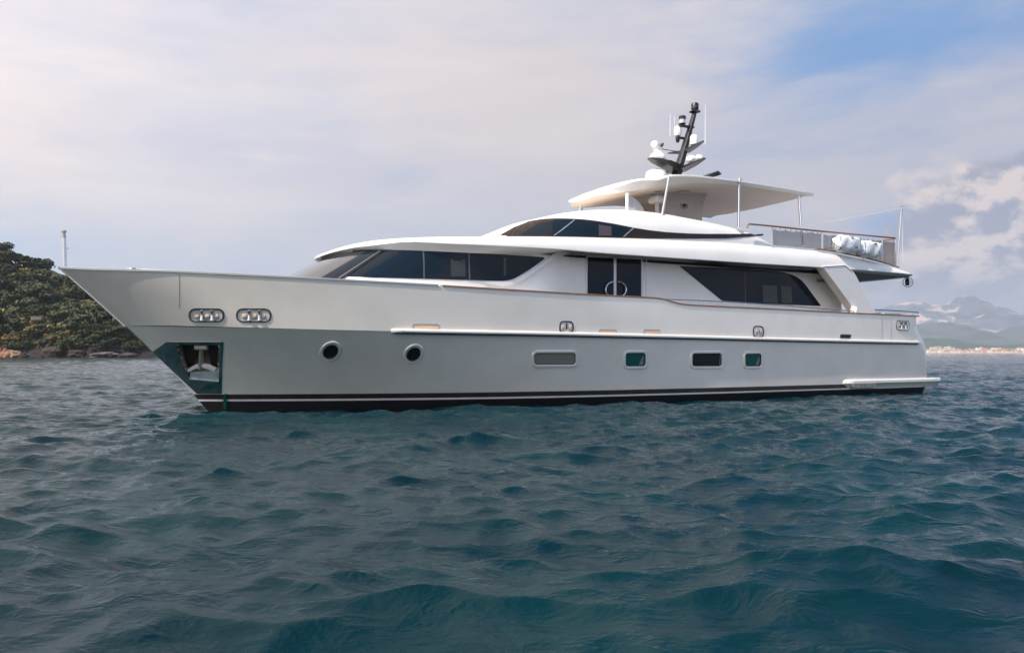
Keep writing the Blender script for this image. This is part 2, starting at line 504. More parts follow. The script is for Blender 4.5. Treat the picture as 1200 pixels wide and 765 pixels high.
def build_bulwark():
    """upper topsides from the knuckle to the sheer, with an inner face"""
    mb = MB(); V = 12
    def col_at(s, sg, inner):
        # columns lean with the stem
        out = []
        for k in range(V+1):
            t = k/V
            # column label s is measured at the sheer; slide forward/aft with the rake near the bow
            z = None; ss = s
            w = max(0.0, 1-(s+3.3)/5.0)
            zt = sheer_z(s)
            zb = knuck_z(max(s, -1.9))
            z = zb+(zt-zb)*t
            ss = s+w*(stem_s(z)-stem_s(zt))
            y = max(0.0, hull_half(ss, z))+.012
            if inner: y = max(0.0, y-.13)
            if s > 22.9 and not inner: y -= .12*((s-22.9)/.35)**2
            out.append((ss, sg*y, z))
        return out
    for sg in (-1, 1):
        outer = [col_at(s, sg, False) for s in S_B]; inner = [col_at(s, sg, True) for s in S_B]
        ring = [o+i[::-1] for o, i in zip(outer, inner)]
        mb.loft(ring, None, (True, True))
    return mb.build('bulwark', M['hull'], yacht, angle=40)


build_bulwark()


def cap_prof(lift, wid):
    def f(s):
        z = sheer_z(s); y = hull_half(s, z)+.03
        return [(max(.0, y), z-.012), (max(0, y), z+lift*.7), (max(0, y-.015), z+lift), (max(0, y-wid), z+lift), (max(0, y-wid), z-.012)]
    return f


mb = MB(); ribbon(mb, cap_prof(.035, .17), [s for s in S_B if s < 5.1]); mb.build('bow_cap_rail', mat('rail_grey', (.30, .33, .33), .2, .5), yacht)
mb = MB(); ribbon(mb, cap_prof(.032, .17), [5.12]+[s for s in S_B if s > 5.1]); mb.build('cap_rail', M['teak'], yacht)


def rub_prof(s):
    z = knuck_z(s); y = hull_half(s, z)+.012; e = min(1.0, max(.15, (s-3.85)/.25))
    return [(y-.02, z+.075), (y+.05*e, z+.065), (y+.085*e, z+.035), (y+.085*e, z-.0), (y+.06*e, z-.03), (y-.02, z-.035)]


mb = MB(); ribbon(mb, rub_prof, list(np.linspace(3.87, 4.3, 6))+list(np.linspace(4.6, 23.22, 50))); mb.build('rub_rail', M['hull'], yacht)
mb = MB(); ribbon(mb, lambda s: [(hull_half(s, knuck_z(s))+.0, knuck_z(s)-.038), (hull_half(s, knuck_z(s))+.062, knuck_z(s)-.034), (hull_half(s, knuck_z(s))+.05, knuck_z(s)-.058), (hull_half(s, knuck_z(s)), knuck_z(s)-.062)], list(np.linspace(3.95, 23.2, 55))); mb.build('rub_rail_seal', M['rubber'], yacht)

# decks
mb = MB()
dk = [s for s in S_B if s < 8.7]
rows = [[(s, k/6*max(.0, hull_half(s, sheer_z(s))-.12), sheer_z(s)-.03+.05*(1-(k/6)**2)) for k in range(-6, 7)] for s in dk]
mb.grid(rows); mb.build('foredeck', M['white'], yacht)
mb = MB()
rows = [[(s, k/2*(hull_half(s, 2.5)-.1), 2.12) for k in range(-2, 3)] for s in list(np.linspace(8.6, 23.5, 20))]
mb.grid(rows); mb.build('main_deck', mat('bounce_teak', (.46, .37, .28), .6, var=.12, vscale=5), yacht)  # deck teak lightened so it bounces light onto the cabin walls
# stern platform moulding
def plat(s):
    y = hull_half(min(s, 24.2), .5); e = min(1, max(.05, (s-19.4)/.3)); a = y+.10*e
    if s > 24.2: a = y+.10-.25*((s-24.2)/.75)**2
    return [(y-.3, .53), (a-.04, .55), (a, .50), (a, .42), (a-.05, .38), (a-.12, .24), (y-.3, .24)]
mb = MB(); ribbon(mb, plat, list(np.linspace(19.45, 20, 5))+list(np.linspace(20.5, 24.2, 14))+list(np.linspace(24.3, 24.95, 6)))
mb.box((24.55, 0, .46), (.8, 5.9, .12), bev=.04)
mb.build('swim_platform', M['hull'], yacht)
mb = MB(); L = rounded([on(px, py, hull_half, -3.4) for px, py in ((996, 450), (1023, 449), (1023, 453.5), (996, 454.5))], .05)
patch(mb, L, lambda s, z: hull_half(s, z)+.13, .0, .1, .12); mb.build('platform_vent', M['galv'], yacht)

# --- mirror plates and the anchor pocket
mb = MB(); W = lambda *q: [on(px, py, hull_half, -.7) for px, py in q]
for piece in (((178.8, 412), (195, 400.5), (206, 400.5), (206, 402.8), (222, 444), (231, 461)), ((206, 400.5), (262, 400.5), (258, 402.8), (206, 402.8)),
              ((258, 402.8), (262, 400.5), (260, 461), (256.5, 447)), ((222, 444), (256.5, 447), (260, 461), (231, 461))):
    patch(mb, W(*piece), hull_half, .012, .09, .03)
mb.build('bow_plate', M['plate'], yacht)
mb = MB()
hl = densify([Vector(p) for p in hole], .1)
front = [P(p.x, p.y, hull_half, -.002) for p in hl]
back = [Vector((p.x*.86+.12, max(v.y+.55, -.12), p.y*.9+.1)) for p, v in zip(hl, front)]
mb.loft([front, [a.lerp(b, .5) for a, b in zip(front, back)], back], None, (False, True))
mb.build('anchor_pocket', M['tan'], yacht)
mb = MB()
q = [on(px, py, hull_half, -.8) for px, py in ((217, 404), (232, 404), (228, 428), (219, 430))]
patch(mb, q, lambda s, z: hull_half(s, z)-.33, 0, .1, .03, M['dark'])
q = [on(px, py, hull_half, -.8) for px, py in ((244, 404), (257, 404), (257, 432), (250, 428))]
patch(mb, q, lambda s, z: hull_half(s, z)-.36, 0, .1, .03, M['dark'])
mb.build('pocket_painted_shade', M['dark'], yacht)  # dark sheets painting the shade deep inside the anchor pocket
mb = MB(); L = rounded([on(px, py, hull_half, -.5) for px, py in ((262.5, 461), (266.5, 461), (266, 478), (262.5, 478))], .02)
patch(mb, L, hull_half, .045, .1, .05); mb.build('drain_pipe', M['port_green'], yacht)

# anchor itself, hanging in its pocket: a thing of its own
aS, aZ = on(236, 420, hull_half, -.8)
anc = empty('anchor', (0, 0, 0)); anc.parent = None
anc.location = (B0[0], B0[1], 0); anc.rotation_euler = (0, 0, TH)
tag(anc, 'grey steel anchor hanging in the dark pocket at the yacht bow', 'anchor')
def ap(px, py, d=.12):
    s, z = on(px, py, lambda a, b: hull_half(a, b)-d, -.7); return Vector((s, -(hull_half(s, z)-d), z))
mb = MB(); mb.tube([ap(236, 404, .2), ap(236, 412), ap(235.5, 424), ap(235, 432, .05)], [.05, .055, .06, .07], 10); mb.build('shank', M['galv'], anc)
mb = MB(); mb.tube([ap(229, 407, .13), ap(243, 407, .13)], .065, 10); mb.build('shackle', M['beige'], anc)
for q in (((219, 434), (228, 429.5), (236, 427.8), (236, 430.5), (229, 432.2), (221, 436)), ((236, 427.8), (244, 429.5), (252.5, 433.5), (251, 436), (243, 432.4), (236, 430.5))):
    mb = MB(); patch(mb, [on(px, py, hull_half, -.8) for px, py in q], lambda s, z: hull_half(s, z)-.02, 0, .08, .10); mb.build('fluke', M['plastic'], anc)
mb = MB(); patch(mb, [on(px, py, hull_half, -.8) for px, py in ((223, 436.5), (256.5, 435), (257, 449), (222, 445.5))], lambda s, z: hull_half(s, z)-.03, 0, .08, .08); mb.build('crown_plate', mat('lit_blue_steel', (.66, .72, .75), .35, .5, var=.2, vscale=5), anc)  # blue-white light on the crown plate is put into its steel colour

# --- fairleads, portholes, hull windows, vents
def rect_px(x0, y0, x1, y1, surf, rad, n=6, sl=0.0):
    return rounded([on(px, py, surf, -3) for px, py in ((x0, y0), (x1, y0+sl), (x1, y1+sl), (x0, y1))], rad, n)


def fairlead(x0, y0, x1, y1, bars, name='fairlead'):
    L = rect_px(x0, y0, x1, y1, hull_half, .12, 6, .4)
    mb = MB(); bezel(mb, L, hull_half, .028, .030, .01); f = mb.build(name, M['steel'], yacht)
    mb = MB(); bezel(mb, offset_loop(L, .028), hull_half, .014, .018, .01); mb.build('gasket', M['rubber'], f)
    mb = MB(); patch(mb, L, hull_half, .006, .12, .0); mb.build('opening', M['dark'], f)
    zc = sum(p.y for p in L)/len(L); hgt = max(p.y for p in L)-min(p.y for p in L)
    s0, s1 = min(p.x for p in L), max(p.x for p in L)
    for b in bars:
        s = s0+(s1-s0)*b; p = P(s, zc, hull_half, .03)
        mb = MB(); mb.lathe(p-Vector((0, 0, hgt*.46)), [(.05, 0), (.05, hgt*.1), (.034, hgt*.2), (.034, hgt*.72), (.05, hgt*.82), (.05, hgt*.92)], 12); mb.build('roller', M['steel'], f)
    for a, b in zip([0.05]+list(bars), list(bars)+[.95]):
        s = s0+(s1-s0)*(a+b)/2; q = P(s, zc-.06*hgt, hull_half, .012)
        mb = MB(); mb.box(q, ((s1-s0)*(b-a)*.5, .03, hgt*.42), Matrix.Rotation(math.atan((hull_half(s-.1, zc)-hull_half(s+.1, zc))/.2), 3, 'Z'), bev=.012); mb.build('bollard', M['tan'], f)


fairlead(223.5, 363, 261, 375, (.36, .68)); fairlead(279, 363, 316, 375.5, (.36, .68))
fairlead(1050.5, 376.5, 1065, 386, (.34, .67))
for x0, y0, x1, y1 in ((656.5, 377.5, 670.5, 389), (883, 383, 893.5, 394)):
    L = rect_px(x0, y0, x1, y1, hull_half, .10, 6, .2)
    mb = MB(); bezel(mb, L, hull_half, .04, .03, .01); f = mb.build('cleat_port', M['dark'], yacht)
    mb = MB(); patch(mb, L, hull_half, .006, .12, 0); mb.build('backing', M['sheen_tint' if x0 > 800 else 'plastic'], f)
    mid = sum((p for p in L), Vector((0, 0)))/len(L)
    mb = MB(); mb.box(P(mid.x, mid.y+.03, hull_half, .02), (.035, .04, .17), bev=.01); mb.build('cleat', M['dark' if x0 < 800 else 'galv'], f)
    for dx in ((-.11, .11) if x0 < 800 else (-.09, .09)):
        mb = MB(); mb.box(P(mid.x+dx, mid.y-.02, hull_half, .014), (.10, .03, .16), bev=.02); mb.build('horn', M['beige'], f)

for px, py in ((387.5, 411.5), (484.5, 414.5)):
    c = on(px, py, hull_half, -2.5)
    mb = MB(); bezel(mb, disc(c, .165), hull_half, .085, .022, .03); f = mb.build('porthole', M['alu'], yacht)
    f.data.materials[0] = M['hull']
    mb = MB(); bezel(mb, disc(c, .15), hull_half, .022, .035, .02); mb.build('ring', M['rubber'], f)
    mb = MB(); patch(mb, disc(c, .16), hull_half, .006, .06, 0); mb.build('pane', M['port'], f)

for x0, y0, x1, y1, m in ((626, 413.5, 674, 427, 'port_pale'), (733, 413.5, 756, 429, 'port_green'), (811, 414, 845, 429, 'port'), (873, 414.5, 891.5, 429, 'port_green')):
    L = rect_px(x0, y0, x1, y1, hull_half, .09, 6, -.15)
    mb = MB(); bezel(mb, L, hull_half, .075, .03, .03); f = mb.build('hull_window', M['hull'], yacht)
    mb = MB(); bezel(mb, offset_loop(L, -.012), hull_half, .016, .024, .02); mb.build('gasket', M['rubber'], f)
    mb = MB(); patch(mb, L, hull_half, .006, .12, 0); mb.build('pane', M[m], f)
    if m == 'port_green':
        s1 = max(p.x for p in L); zc = sum(p.y for p in L)/len(L)
        mb = MB(); patch(mb, [(s1-.22, zc-.15), (s1-.08, zc-.15), (s1-.08, zc+.12), (s1-.14, zc+.02)], hull_half, .010, .1, 0); mb.build('blind', M['port_pale'], f)
    if m == 'port':
        s1 = max(p.x for p in L); zc = sum(p.y for p in L)/len(L)
        mb = MB(); patch(mb, [(s1-.07, zc-.19), (s1-.045, zc-.19), (s1-.045, zc+.19), (s1-.07, zc+.19)], hull_half, .010, .1, 0); mb.build('blind', M['port_pale'], f)
for x0, y0, x1, y1, m in ((484, 380.3, 514, 385, 'sheen_tint'), (702, 386.6, 722, 390.2, 'sheen_tint'), (754, 386.6, 773, 391, 'sheen_tint'), (984, 392, 997, 396, 'dark')):
    L = rect_px(x0, y0, x1, y1, hull_half, .05, 5, .3)
    mb = MB(); bezel(mb, L, hull_half, .022, .02, .01); f = mb.build('scupper', M['alu'], yacht)
    mb = MB(); patch(mb, L, hull_half, .012, .12, 0); mb.build('grille', M[m], f)
# seams in the bulwark
for px, y0, y1 in ((210.5, 321, 361), (1033.5, 374, 399), (1044, 374, 399.5)):
    a, b = on(px, y0, hull_half, -2), on(px, y1, hull_half, -2)
    mb = MB(); patch(mb, [(a[0]-.006, a[1]), (a[0]+.006, a[1]), (b[0]+.006, b[1]), (b[0]-.006, b[1])], hull_half, .016, .2, 0); mb.build('panel_seam', M['galv'], yacht)

# ------------------------------------------------------------------ deckhouse
hbF = pch([(0, 0), (.03, .45), (.12, .95), (.3, 1.42), (.6, 1.80), (1.0, 2.10), (1.7, 2.40), (3.0, 2.66), (4.7, 2.84), (5.9, 2.82), (6.7, 2.7), (7.5, 2.58), (8.5, 2.54), (18.7, 2.52)])
rakeF = pch([(0, 1.75), (.6, 1.6), (1.1, 1.42), (2.2, 1.0), (3.0, .5), (4.5, 0), (20, 0)])
H0 = 1.78
HD = [0, .01, .03, .07, .12, .2, .3, .42, .6, .85, 1.1, 1.5, 2, 2.5, 3, 3.5, 4.2, 5, 5.6, 6.2, 6.7, 7.2, 7.7, 8.2, 9, 11, 13, 15, 17, 18.55]
_hd = np.array(sorted(set(HD+list(np.linspace(0, 10, 160))+[18.55]))); _hb = np.array([hbF(d) for d in _hd]); _rk = np.array([rakeF(d) for d in _hd])


def house_half(s, z):
    return float(np.interp(s, H0+_hd+_rk*(z-3.3), _hb))-0.04*(z-3.0)


mb = MB(); rows = []
for z in [2.0, 2.6, 3.0, 3.3, 3.6, 3.9, 4.12]:
    port = [(H0+d+rakeF(d)*max(-.25, z-3.3), -(hbF(d)-.04*(z-3) if d > 0 else 0), z) for d in HD]
    rows.append(port+[(s, -y, z_) for s, y, z_ in port[::-1]][:-1])
mb.grid(rows, True); mb.build('deckhouse', M['white'], yacht, angle=45)

# glass of the lower deckhouse
hw = lambda *q: [on(px, py, house_half, -2.6) for px, py in q]
front_poly = hw((419, 291.3), (470, 293), (530, 295.6), (590, 298.4), (636, 301.3), (638.5, 303), (622, 315), (601, 327.5), (588, 329.5), (520, 327.5), (440, 325.3), (371, 323.4))
mb = MB(); patch(mb, rounded(front_poly, [.02, 0, 0, 0, .05, .12, .3, .4, .3, 0, 0, .02], 4), house_half, .012, .16, .03); fw = mb.build('cabin_window', M['glass'], yacht)
for q in (((495.2, 294.2), (496.8, 294.2), (497.6, 326.5), (496, 326.5)), ((548.4, 296.6), (550, 296.6), (551, 327.8), (549.4, 327.8))):
    mb = MB(); patch(mb, hw(*q), house_half, .018, .2, .01); mb.build('mullion', M['mullion'], fw)
for q in (((528, 304), (545, 304), (545.5, 324), (528.5, 324)), ((590, 302), (593, 302), (593, 322), (590, 324))):
    mb = MB(); patch(mb, hw(*q), house_half, .0135, .2, .0); mb.build('curtain_reflection', M['curtain_reflection'], fw)
# windscreen wraps round the front, in (d, z)
mb = MB()
def wrap(dl, z0, z1, off, sides=(-1,)):
    for sg in sides:
        rr = []
        for z in np.linspace(z0, z1, 6):
            rr.append([(H0+d+rakeF(d)*(z-3.3)-off*.8*max(0, 1-d), sg*(hbF(d)-.04*(z-3)+off*min(1, d*1.5+.1)), z) for d in dl])
        mb.grid(rr)
wrap([0, .01, .03, .07, .12, .2, .3, .42, .55, .68], 3.26, 4.03, .030, (-1, 1)); mb.build('windscreen', mat('windscreen_glass', (.02, .024, .028), .04, coat=.6, spec=1.0), yacht)
mb = MB(); wrap([.66, .70, .78, .86, .95, 1.05, 1.16], 3.26, 4.03, .034); mb.build('windscreen_pillar', M['glass'], yacht)
mb = MB(); wrap([1.02, 1.06], 3.28, 4.03, .040); mb.build('windscreen_seal', M['mullion'], yacht)

salon = hw((796, 311.8), (860, 314.6), (920, 318.8), (938, 326), (962, 358.6), (870, 354.8), (846, 352.5))
mb = MB(); patch(mb, rounded(salon, [.05, 0, .35, .35, .04, .1, .05], 5), house_half, .012, .18, .03); sw = mb.build('salon_window', M['glass'], yacht)
for q in (((872, 315), (873.2, 315), (873.8, 355), (872.6, 355)),):
    mb = MB(); patch(mb, hw(*q), house_half, .016, .2, .0); mb.build('mullion', M['curtain_reflection'], sw)
for q in (((893, 334), (910, 335), (911, 355), (894, 354)), ((915, 335), (927, 336), (928, 355.5), (916, 355))):  # lighter squares painting a reflection on the salon glass
    mb = MB(); patch(mb, hw(*q), house_half, .0135, .2, 0); mb.build('curtain_reflection', M['curtain_reflection'], sw)
# side door
dl = rounded(hw((688, 301.2), (751, 304.3), (751, 372), (688, 370)), .03, 3)
mb = MB(); patch(mb, dl, house_half, .01, .25, .02); dr = mb.build('side_door', M['glass'], yacht)
mb = MB(); bezel(mb, dl, house_half, .05, .03, .02); mb.build('frame', M['alu'], dr)
mb = MB(); patch(mb, hw((718.6, 302.8), (721.6, 303), (721.6, 371), (718.6, 371)), house_half, .03, .25, .03); mb.build('stile', M['alu'], dr)
for sgn, x0 in ((-1, 717.6), (1, 722.6)):
    mb = MB(); pts = []
    for k in range(11):
        a = k/10*math.pi; s, z = on(x0+sgn*9.5*math.sin(a), 339.5-9*math.cos(a), house_half, -2.6); pts.append(P(s, z, house_half, .07))
    mb.tube(pts, .022, 8); mb.build('handle', M['steel'], dr)
# pale panel seams beside the door
for q in (((757, 303.5), (758.2, 303.5), (757.2, 347), (756, 347)),):
    mb = MB(); patch(mb, hw(*q), house_half, .006, .25, 0); mb.build('panel_seam', M['alu'], yacht)
# sculpted ledge that runs up behind the cabin window
mb = MB()
ledge = hw((566, 331.5), (588, 331), (602, 329.5), (624, 316.5), (641, 303), (652, 294), (668, 296), (640, 309), (622, 322), (606, 332.5), (588, 336))
patch(mb, ledge, house_half, .05, .12, .07); mb.build('ledge', M['white'], yacht)

# ------------------------------------------------------------------ upper deck, its band and soffit
ud_top = pch([(2.85, 4.08), (3.1, 4.16), (3.4, 4.23), (3.95, 4.31), (4.55, 4.36), (5.8, 4.44), (7.2, 4.53), (9.8, 4.67), (12.8, 4.79), (15.5, 4.85), (18.2, 4.85), (20.2, 4.74), (21.95, 4.55), (23.3, 4.34), (23.7, 4.28)])
ud_lip_h = pch([(2.85, .05), (2.89, .5), (2.97, .95), (3.1, 1.3), (3.3, 1.64), (3.62, 2.0), (4.1, 2.34), (4.65, 2.62), (5.4, 2.86), (6.4, 3.02), (7.6, 3.12), (9, 3.16), (20, 3.20), (22, 3.2), (23.1, 3.14), (23.4, 3.04), (23.6, 2.82), (23.68, 2.6)])
ud_lip_z = pch([(2.85, 4.03), (3.2, 4.09), (3.7, 4.13), (4.5, 4.21), (5.5, 4.19), (8.5, 4.21), (10, 4.19), (15, 4.20), (20, 4.23), (23.7, 4.2)])
ud_in_z = pch([(2.85, 4.01), (3.4, 4.06), (4.5, 4.035), (6, 4.02), (8, 4.10), (9.5, 4.31), (18.5, 4.33), (20, 4.24), (22, 4.17), (23.7, 4.16)])
def ud_sec(s):
    h, zt, zl, zi = ud_lip_h(s), ud_top(s), ud_lip_z(s), ud_in_z(s)
    k = min(1, max(.15, (s-2.85)/3.6)); sh = min(.30*k+.04, h*.45)
    hi = min(house_half(min(s, 20), 4.05)+.03, h-.02) if s < 8.6 else h-.22
    if s > 8 and s < 9.6: hi = min(hi, h-.22)
    hi = max(.01, hi); T = zt-zl
    p = [(0, zt+.06*k), (-(h-sh)*.6, zt+.045*k), (-(h-sh), zt), (-(h-sh*.62), zt-T*.10), (-(h-sh*.30), zt-T*.32), (-(h-sh*.10), zt-T*.62), (-h+.004, zl+min(.05, T*.3)), (-h, zl+.02),
         (-h+.02, zl), (-(h*.35+hi*.65), (zl*.35+zi*.65)-.0), (-hi, zi), (-hi*.5, zi), (0, zi)]
    return p+[(-y, z) for y, z in p[-2:0:-1]]
SU = [2.855, 2.875, 2.91, 2.97, 3.05, 3.15, 3.3, 3.5, 3.75, 4.0, 4.3, 4.6]+list(np.linspace(4.9, 9.4, 16))+list(np.linspace(10, 22, 26))+[22.5, 22.9, 23.2, 23.4, 23.55, 23.65, 23.7]
mb = MB(); mb.loft([[(s, y, z) for y, z in ud_sec(s)] for s in SU]); mb.build('upper_deck', M['white'], yacht, angle=32)
# darker grey sheet under the stern overhang
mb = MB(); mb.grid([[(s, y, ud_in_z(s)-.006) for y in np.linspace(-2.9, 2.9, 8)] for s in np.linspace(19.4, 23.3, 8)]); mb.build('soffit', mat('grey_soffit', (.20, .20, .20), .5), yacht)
# crease line low on the band at the stern
def band_half(s, z):
    q = [(abs(y), zz) for y, zz in ud_sec(s)[2:9]]
    return float(np.interp(z, [a[1] for a in q][::-1], [a[0] for a in q][::-1]))

# ------------------------------------------------------------------ buttresses carrying the overhang
for sg in (-1, 1):
    mb = MB()
    outl = rounded([un(px, py, -3.20) for px, py in ((962.5, 312), (990, 310.5), (1000.5, 319), (1024, 369.5), (1004, 368.5))], [.06, .15, .25, .06, .06], 4)
    mb.loft([[(p.x, sg*2.94, p.y) for p in outl], [(p.x, sg*3.22, p.y) for p in outl], [(p.x, sg*3.24, p.y) for p in offset_loop(outl, -.010)]])
    b = mb.build('buttress', M['white'], yacht, angle=30)
    if sg < 0:
        mb = MB(); e = [un(px, py, -3.23) for px, py in ((964.5, 312.8), (990, 311.2), (998.5, 318.5))]
        mb.tube([(s-.01, -3.24, z) for s, z in e], .012, 6); mb.build('edge_trim', M['galv'], b)
# wing lettering on the deckhouse side
cu = bpy.data.curves.new('lettering', 'FONT'); cu.body = 'SANLORENZO'; cu.size = .155; cu.extrude = .006; cu.space_character = 1.12
to = bpy.data.objects.new('lettering', cu); col.objects.link(to)
dg = bpy.context.evaluated_depsgraph_get(); me = bpy.data.meshes.new_from_object(to.evaluated_get(dg)); col.objects.unlink(to); bpy.data.objects.remove(to)
me.materials.clear(); me.materials.append(M['letter'])
lo = bpy.data.objects.new('name_lettering', me); col.objects.link(lo); lo.parent = yacht
ls, lz = on(957, 330.5, house_half, -2.6); lo.location = (ls, -(house_half(ls, lz)+.008), lz); lo.rotation_euler = (R(90), 0, 0)

# ------------------------------------------------------------------ flybridge coaming with its dark glass
pb = pch([(7.72, .05), (7.77, .5), (7.9, .98), (8.1, 1.45), (8.45, 1.92), (8.9, 2.28), (10, 2.62), (11.5, 2.78), (13, 2.86), (16.3, 2.9), (16.75, 2.86)])
pt = pch([(7.72, 4.66), (7.9, 4.80), (8.3, 5.08), (8.85, 5.32), (9.5, 5.48), (10.25, 5.60), (11, 5.68), (11.6, 5.71), (12.6, 5.69), (13.4, 5.62), (14.3, 5.53), (15.5, 5.36), (16.2, 5.16), (16.75, 4.88)])
def ph_sec(s):
    h, zt, zb = pb(s), pt(s), ud_top(s)-.06; T = max(.02, zt-zb)
    p = [(h, zb), (h-.01, zb+.18*T), (h-.05*T, zb+.4*T), (h-.13*T, zb+.62*T), (h-.24*T, zb+.80*T), (h-.42*T, zb+.93*T), (h-.7*T, zt)]
    return [(max(.005, y), z) for y, z in p]+[(0, zt+.07*min(1, h))]
def ph_half(s, z):
    q = ph_sec(s); return float(np.interp(z, [a[1] for a in q[:-1]], [a[0] for a in q[:-1]]))
mb = MB(); SP = [7.72, 7.74, 7.77, 7.81, 7.86, 7.92, 7.98, 8.05, 8.13, 8.22, 8.32, 8.42, 8.52, 8.62, 8.72, 8.83]+list(np.linspace(8.95, 16.2, 40))+[16.5, 16.75]
mb.loft([[(s, -y, z) for y, z in ph_sec(s)]+[(s, y, z) for y, z in ph_sec(s)[-2::-1]] for s in SP]); mb.build('flybridge_coaming', M['white'], yacht, angle=40)
mb = MB(); mb.grid([[P(s, z, ph_half, .014) for z in [zz+.03*(k == 0) for k, (yy, zz) in enumerate(ph_sec(s)[:5])]] for s in [s_ for s_ in SP if s_ < 8.9 and s_ > 7.75]]); mb.build('flybridge_windscreen', M['glass'], yacht)
pw = lambda *q: [on(px, py, ph_half, -2.6) for px, py in q]
mb = MB(); lens = pw((586, 275.5), (602, 266.5), (620, 259.8), (640, 257), (660, 256.5), (680, 257.3), (700, 259.5), (720, 262.8), (740, 266.8), (760, 270), (780, 272.3), (805, 273.8), (830, 274.4), (862, 274.6), (894, 274.2), (894, 276.2), (850, 279.5), (800, 279.8), (760, 279.6), (700, 278.6), (640, 277.5), (600, 276.8))
patch(mb, lens, ph_half, .022, .10, .04); gw = mb.build('flybridge_window', M['glass_brown'], yacht)
mb = MB(); patch(mb, pw((612, 273.8), (628, 264), (648, 259.2), (662, 258.2), (690, 260), (716, 264), (737, 267.8), (728, 277.3), (660, 276.6), (612, 275.5)), ph_half, .027, .10, 0); mb.build('pane', M['glass'], gw)
for q in (((672, 258.4), (673.6, 258.4), (650, 276.3), (648.4, 276.3)), ((741, 267.4), (742.6, 267.6), (731, 277.6), (729.4, 277.6))):
    mb = MB(); patch(mb, pw(*q), ph_half, .034, .1, .01); mb.build('mullion', M['galv'], gw)
mb = MB(); patch(mb, pw((701, 264), (716, 266), (716, 276.5), (701, 276.5)), ph_half, .031, .1, 0); mb.build('blind', mat('interior_pink', (.055, .045, .05), .4), gw)
for q in (((597, 274), (604, 267.5)), ((601, 274.5), (611, 265))):
    mb = MB(); a, b = (on(px, py, ph_half, -2.2) for px, py in q); mb.tube([P(*a, ph_half, .03), P(*b, ph_half, .03)], .014, 6); mb.build('wiper', M['rubber'], gw)

# ------------------------------------------------------------------ hardtop
ht_h = pch([(11.42, .05), (11.45, .5), (11.52, .98), (11.68, 1.4), (11.92, 1.76), (12.2, 2.02), (12.55, 2.22), (13, 2.38), (14, 2.52), (15.5, 2.6), (18.7, 2.6), (18.95, 2.55)])
ht_z = pch([(11.42, 6.48), (11.6, 6.56), (11.85, 6.66), (12.12, 6.735), (12.35, 6.74), (12.55, 6.725), (12.8, 6.80), (13.1, 6.875), (13.6, 6.91), (14.2, 6.92), (15.5, 6.915), (17, 6.89), (18.95, 6.83)])
ht_b = pch([(11.42, 6.36), (11.65, 6.33), (12.0, 6.36), (12.6, 6.46), (13.5, 6.62), (14.5, 6.74), (16, 6.80), (18.95, 6.75)])
def ht_sec(s):
    h, zt, zb = ht_h(s), ht_z(s), ht_b(s)
    e = min(.1, h*.4)
    k = min(1, max(0, (s-11)/1.5))
    p = [(0, zt+.10*k), (-h*.5, zt+.08*k), (-(h-e), zt), (-h, zt-.035), (-h, zt-.075), (-(h-e*.6), zt-.10), (-h*.86, zb+.03), (-h*.6, zb-.01), (0, zb-.03)]
    return p+[(-y, z) for y, z in p[-2:0:-1]]
mb = MB(); SH = [11.42, 11.44, 11.47, 11.52, 11.6, 11.7, 11.83, 11.95]+list(np.linspace(12.0, 13.2, 9))+list(np.linspace(13.5, 18.7, 16))+[18.88, 18.95]
hr_ = [[(s, y, z) for y, z in ht_sec(s)] for s in SH]
mb.grid([r[10:]+r[:7] for r in hr_], False, M['white']); mb.grid([r[6:11] for r in hr_], False, M['bounce_white'])
for e_ in (hr_[0], hr_[-1]): mb.add(e_, [tuple(range(len(e_)))], M['white'])
ht = mb.build('hardtop', M['white'], yacht, angle=35)
for k in range(2):
    mb = MB(); mb.box((13.4+k*1.2, -1.0, ht_b(13.4+k*1.2)-.05), (.35, .35, .02), bev=.006); mb.build('ceiling_lamp', M['lamp'], ht)
def pole(a, b, ya, yb, r=.038):
    s0, z0 = un(*a, ya); s1, z1 = un(*b, yb)
    mb = MB(); mb.tube([(s0, ya, z0), (s1, yb, z1)], r, 12); mb.lathe((s1, yb, z1-.02), [(r*2.2, 0), (r*2.2, .02), (r, .04)], 12); mb.build('hardtop_pole', M['steel'], yacht)
pole((784, 207), (776, 252), -2.4, -2.45, .042); pole((866, 212), (865.5, 266), -2.5, -2.78); pole((936, 229), (940.5, 288), -2.5, -2.9); pole((680.5, 240), (679, 250), -1.0, -1.0, .028)
for s0, s1, r in ((12.94, 12.75, .042), (15.62, 15.35, .038), (18.28, 18.0, .038)):
    mb = MB(); mb.tube([(s0, 2.45, 6.85), (s1, 2.7, 4.9)], r, 10); mb.build('hardtop_pole', M['steel'], yacht)

# bar pylon under the hardtop with its compass emblem
mb = MB()
def pyl(s0, s1, y, z): return [(s0+.1, -y, z), (s1-.06, -y, z), (s1, -y+.08, z), (s1, y-.08, z), (s1-.06, y, z), (s0+.1, y, z), (s0, y-.1, z), (s0, -y+.1, z)]
mb.loft([pyl(13.55, 15.65, .80, 5.4), pyl(13.75, 15.66, .80, 6.0), pyl(13.95, 15.68, .80, 6.35), pyl(14.0, 15.7, .86, 6.5), pyl(13.85, 15.8, .95, 6.9)])
py_ = mb.build('bar_pylon', M['beige'], yacht, angle=30)
mb = MB(); es, ez = un(802, 240, -.81)
mb.lathe((es, -.805, ez), [(.17, 0), (.17, .02), (.145, .02), (.145, 0)], 28, axis=(0, -1, 0)); mb.build('emblem_ring', M['galv'], py_)
mb = MB()
star = []
for k in range(16):
    r = .125 if k % 4 == 0 else (.075 if k % 4 == 2 else .042); a = k*math.pi/8; star.append((r*math.sin(a), r*math.cos(a)))
mb.loft([[(es+x, -.795, ez+z) for x, z in star], [(es+x, -.815, ez+z) for x, z in star]]); mb.build('emblem_star', M['black'], py_)
